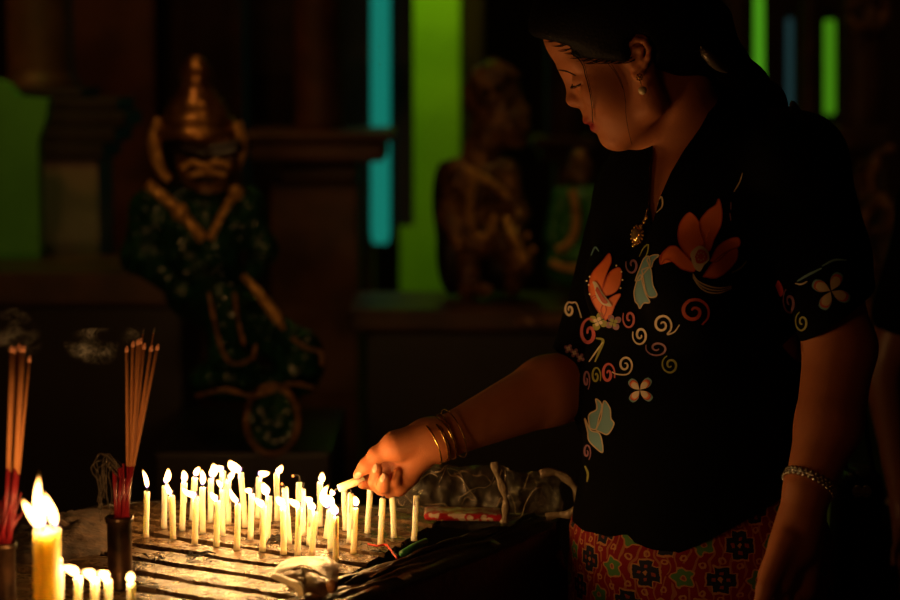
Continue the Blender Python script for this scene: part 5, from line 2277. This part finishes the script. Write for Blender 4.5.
# ---- carved gilt ornament beyond the woman
YR = 4.9
sr = S(YR)
for lab, YR, cy, kx, pts_l in (('carved gilt scroll high on the brown column at the picture edge', 5.43, 18, 1, [[(846, 8), (858, 2), (870, 10), (868, 24), (856, 28), (850, 20)], [(864, 34), (876, 26), (886, 12), (884, -6)]]),
                               ('gilt carving with curling leaves standing behind the sleeve of the woman', 4.9, 200, 2,
                                [[(872, 262), (862, 240), (866, 214), (880, 200), (892, 212), (888, 230), (876, 232)], [(876, 196), (870, 178), (878, 158), (890, 150)], [(884, 262), (896, 240), (904, 218)], [(866, 200), (858, 184), (862, 166)],
                                 [(868, 300), (866, 330), (872, 372)], [(886, 296), (892, 330), (888, 372)], [(868, 262), (880, 280), (894, 290)]])):
    bm = bmesh.new()
    for pts in pts_l:
        n_ = 22
        tube(bm, spline([W(x, y, YR + .02 * math.sin(i)) for i, (x, y) in enumerate(pts)], n_), [sr * (2.5 + 5 * math.sin(PI * (i + 1) / (n_ + 1))) for i in range(n_)], 10)
        ball(bm, W(pts[-1][0], pts[-1][1], YR), 6 * sr, 10)
    tag(link('gilt_carving', bm_mesh('gilt_carving', bm, True), M_GILT2), lab, 'carving')
bm = bmesh.new()
pbox(bm, 850, 960, 372, 2000, YR - .1, .5, .01)
tag(link('dark_pedestal', bm_mesh('dark_pedestal', bm), M_DARK), 'dark pedestal under the gilt carving at the picture edge', 'pedestal')

# ---- second visitor, mostly outside the picture, and the handbag
YP = 3.35
M_SKIN2 = mat('brown_skin', (.20, .07, .03), .45, sss=.1, sssr=(.01, .004, .002))
zz = [W(958, 120, YP), W(958, 560, YP)]
p2 = empty('person', (W(975, 300, YP).x, YP, 0), 'second person cut by the picture edge, one bare forearm showing behind the woman', 'person')


def c5(a, b, ra, rb, k=.02):
    return cap((a[0], a[1], YP + a[2]), (b[0], b[1], YP + b[2]), ra, rb, k)


hp = W(985, 540, YP)
ops2 = [c5((985, 210, 0), (985, 330, 0), 62, 56, .04), c5((985, 330, 0), (985, 520, 0), 56, 60, .04), c5((938, 205, 0), (1035, 205, .0), 34, 34, .03), c5((985, 200, 0), (985, 130, 0), 26, 24, .02),
        c5((985, 90, 0), (980, 80, -.01), 56, 52, .02), c5((935, 212, 0), (884, 372, .02), 27, 22, .015), c5((884, 372, .02), (903, 505, -.10), 21, 13, .012),
        c5((903, 505, -.10), (908, 545, -.12), 13, 15, .01), c5((1035, 212, 0), (1075, 372, .02), 27, 22, .015), c5((1075, 372, .02), (1070, 505, -.06), 21, 13, .012), c5((1070, 505, -.06), (1070, 545, -.08), 13, 15, .01),
        c5((930, 84, -.02), (922, 92, -.03), 8, 6, .012)]
for i in range(4):
    ops2 += [c5((901 + i * 5, 550, -.12), (902 + i * 5, 592, -.11), 5.2, 4.2, .004), c5((1063 + i * 5, 550, -.08), (1063 + i * 5, 592, -.07), 5.2, 4.2, .004)]
ops2 += [c5((898, 530, -.13), (893, 566, -.15), 6, 4.5, .006), c5((1076, 530, -.1), (1080, 566, -.12), 6, 4.5, .006)]
for sgn in (-1, 1):
    lx = hp.x + sgn * .095
    ops2 += [Cap((lx, YP, hp.z), (lx, YP, .48), .09, .06, .02), Cap((lx, YP, .48), (lx, YP, .09), .058, .038, .015), Cap((lx, YP, .034), (lx - .14, YP - .05, .028), .034, .026, .012)]
P_, Q_ = sdf(ops2, .008)
b2 = link('body', mesh_np('body', relax(P_, Q_, 2, .4), Q_), M_SKIN2, p2)
P_, Q_ = sdf([c5((985, 214, 0), (985, 330, 0), 70, 64, .04), c5((985, 330, 0), (985, 545, 0), 64, 72, .04), c5((938, 207, 0), (1035, 207, .0), 42, 42, .03),
              c5((935, 212, 0), (902, 312, .012), 34, 31, .015), c5((1035, 212, 0), (1062, 318, .012), 34, 31, .015)], .009)
link('dark_shirt', mesh_np('dark_shirt', relax(P_, Q_, 2, .5), Q_), M_BLACK, p2)
bm = bmesh.new()
lathe(bm, Vector((hp.x, YP, .12)), [(.17, 0), (.175, .3), (.185, .6), (.195, hp.z - .12), (.18, hp.z - .06)], 32)
link('dark_skirt', bm_mesh('dark_skirt', bm, True), M_BLACK, p2)
P_, Q_ = sdf([c5((992, 70, .01), (994, 92, .01), 62, 52, .02), c5((1010, 100, .03), (1020, 150, .04), 44, 28, .02)], .009)
link('hair', mesh_np('hair', P_, Q_), M_HAIR, p2)

YK = 2.88
hb_ = empty('handbag', W(862, 640, YK), 'black handbag with a small silver clasp hanging behind the arm of the woman', 'handbag')
bm = bmesh.new()
a_, b_ = W(836, 640, YK), W(884, 474, YK)
box(bm, ((a_.x + b_.x) / 2, YK + .05, (a_.z + b_.z) / 2), (b_.x - a_.x, .10, b_.z - a_.z), Matrix.Rotation(.05, 3, 'Y'), .022)
link('bag_body', bm_mesh('bag_body', bm, True), mat('black_leather', (.007, .006, .006), .42, bump=.3, bscale=200), hb_)
bm = bmesh.new()
for x in (857.5, 866):
    tube(bm, [W(x + 4 * math.cos(2 * PI * k / 20), 491.5 + 4.4 * math.sin(2 * PI * k / 20), YK - .004) for k in range(20)], .0022, 8, closed=True)
box(bm, W(862, 491, YK - .003), (.026, .006, .006), None, .0015)
link('clasp', bm_mesh('clasp', bm, True), mat('bright_clasp', (.8, .76, .7), .35, metal=.6), hb_)
bm = bmesh.new()
tube(bm, spline([W(846, 478, YK + .05), W(842, 400, YK + .03), W(838, 300, YK + .02), W(826, 190, YK + .02), W(806, 128, YK - .06), W(795, 106, YK - .16), W(792, 112, YK - .26)], 40), .007, 8, squash=.5)
tube(bm, spline([W(874, 478, YK + .05), W(862, 400, YK + .04), W(848, 300, YK + .03), W(830, 190, YK + .04), W(808, 128, YK - .04), W(795, 106, YK - .15)], 40), .007, 8, squash=.5)
link('strap', bm_mesh('strap', bm, True), mat('strap_leather', (.007, .006, .006), .6), hb_)


# ---- incense smoke
def smoke(name, label, pts, rad, dens, seed, parent=None):
    bm = bmesh.new()
    tube(bm, pts, rad, 14)
    me = bm_mesh(name, bm, True)
    m = bpy.data.materials.new('smoke')
    m.use_nodes = True
    nt = m.node_tree
    nt.nodes.clear()
    L = nt.links
    out = nt.nodes.new('ShaderNodeOutputMaterial')
    v = nt.nodes.new('ShaderNodeVolumePrincipled')
    v.inputs['Color'].default_value = (.9, .88, .84, 1)
    v.inputs['Anisotropy'].default_value = .2
    tc = nt.nodes.new('ShaderNodeTexCoord')
    mp_ = nt.nodes.new('ShaderNodeMapping')
    mp_.inputs['Location'].default_value = (seed, seed * 2, 0)
    mp_.inputs['Scale'].default_value = (1, .6, 1.3)
    L.new(tc.outputs['Object'], mp_.inputs[0])
    n = nt.nodes.new('ShaderNodeTexNoise')
    n.inputs['Scale'].default_value = 46
    n.inputs['Detail'].default_value = 2.5
    n.inputs['Distortion'].default_value = 2.2
    L.new(mp_.outputs[0], n.inputs['Vector'])
    # thin sheets where the noise crosses a level
    s1 = nt.nodes.new('ShaderNodeMath')
    s1.operation = 'SUBTRACT'
    s1.inputs[1].default_value = .5
    L.new(n.outputs['Fac'], s1.inputs[0])
    s2 = nt.nodes.new('ShaderNodeMath')
    s2.operation = 'ABSOLUTE'
    L.new(s1.outputs[0], s2.inputs[0])
    r = nt.nodes.new('ShaderNodeMapRange')
    r.inputs[1].default_value = 0
    r.inputs[2].default_value = .05
    r.inputs[3].default_value = dens
    r.inputs[4].default_value = 0
    L.new(s2.outputs[0], r.inputs[0])
    n2 = nt.nodes.new('ShaderNodeTexNoise')
    n2.inputs['Scale'].default_value = 30
    n2.inputs['Detail'].default_value = 1
    L.new(mp_.outputs[0], n2.inputs['Vector'])
    r2 = nt.nodes.new('ShaderNodeMapRange')
    r2.inputs[1].default_value = .46
    r2.inputs[2].default_value = .68
    L.new(n2.outputs['Fac'], r2.inputs[0])
    mm = nt.nodes.new('ShaderNodeMath')
    mm.operation = 'MULTIPLY'
    L.new(r.outputs[0], mm.inputs[0])
    L.new(r2.outputs[0], mm.inputs[1])
    L.new(mm.outputs[0], v.inputs['Density'])
    L.new(v.outputs[0], out.inputs['Volume'])
    return tag(link(name, me, m), label, 'smoke', kind='stuff')


SM = Y1 + .0
smoke('smoke', 'thin pale smoke trailing sideways from the joss sticks beside the candles', spline([W(140, 347, SM), W(126, 344, SM), W(108, 346, SM + .01), W(88, 346, SM + .02), W(66, 342, SM + .03)], 14),
      [.010, .016, .019, .020, .022, .022, .022, .022, .022, .022, .021, .019, .015, .006], 22, 3.)
smoke('smoke', 'thin pale smoke rising from the joss sticks at the picture edge', spline([W(20, 354, Y2), W(22, 344, Y2), W(18, 334, Y2 + .01), W(8, 326, Y2 + .02), W(-6, 318, Y2 + .02)], 12),
      [.010, .018, .021, .023, .024, .024, .024, .024, .024, .022, .018, .006], 14, 8.)


# ---- lamps of the hall
def spot(loc, to, energy, col, size=60, blend=.6, rad=.08):
    d = bpy.data.lights.new('hall_lamp', 'SPOT')
    d.energy = energy
    d.color = col
    d.spot_size = math.radians(size)
    d.spot_blend = blend
    d.shadow_soft_size = rad
    o = bpy.data.objects.new('hall_lamp', d)
    COL.objects.link(o)
    o.location = loc
    o.rotation_euler = (Vector(to) - Vector(loc)).to_track_quat('-Z', 'Y').to_euler()
    return o


# green tubes above the lacquered panel and the screen
spot((W(432, 0, 6.5).x, 6.25, 2.9), (W(432, 150, 6.5).x, 6.5, 1.35), 150, (.56, 1, .04), 62, 1.)
spot((W(0, 0, 4.72).x, 4.35, 2.6), (W(10, 170, 4.72).x, 4.72, 1.1), 4.5, (.27, 1, .05), 60, 1.)
# warm bulbs over the figures
gx = W(205, 150, YS)
spot((gx.x + .5, YS - .9, 2.7), (gx.x + .03, YS, 1.42), 2.2, (1, .5, .13), 24, .9)
ox = W(490, 150, YO)
spot((ox.x + .35, YO - .8, 2.9), (ox.x, YO, 1.28), 5.0, (1, .55, .16), 36, .9)
spot((W(575, 0, YG).x + .1, YG - .6, 2.5), (W(575, 220, YG).x, YG, 1.2), 1.6, (.8, .9, .2), 30, .9)
spot((W(870, 0, 5).x + .1, 3.9, 3.4), (W(860, 170, 5.2).x, 5.2, 1.35), 6, (1, .6, .18), 50, .9)
spot((W(100, 0, 4).x - .2, 3.2, 3.4), (W(120, 240, 4.2).x, 4.3, 1.2), 13.0, (1, .5, .16), 46, .9)
spot((W(60, 0, 4.9).x - .7, 3.9, 3.0), (W(40, 20, 4.95).x, 5.0, 1.62), 24, (1, .34, .07), 40, .9)
# dim warm glow of the whole hall from a ceiling bulb at the back
d = bpy.data.lights.new('ceiling_bulb', 'POINT')
d.energy = 7
d.color = (1, .5, .14)
d.shadow_soft_size = .15
o = bpy.data.objects.new('ceiling_bulb', d)
COL.objects.link(o)
o.location = (-.3, 5.0, 4.2)
# warm fill added behind the camera to lift the skin tones, no lamp known there
d = bpy.data.lights.new('warm_fill', 'POINT')
d.energy = 8
d.color = (1, .36, .08)
d.shadow_soft_size = .25
o = bpy.data.objects.new('warm_fill', d)
COL.objects.link(o)
o.location = (-1.3, -.3, 1.7)
w = bpy.data.worlds.new('world')
scene.world = w
w.use_nodes = True
w.node_tree.nodes['Background'].inputs[0].default_value = (.01, .006, .003, 1)
w.node_tree.nodes['Background'].inputs[1].default_value = .1
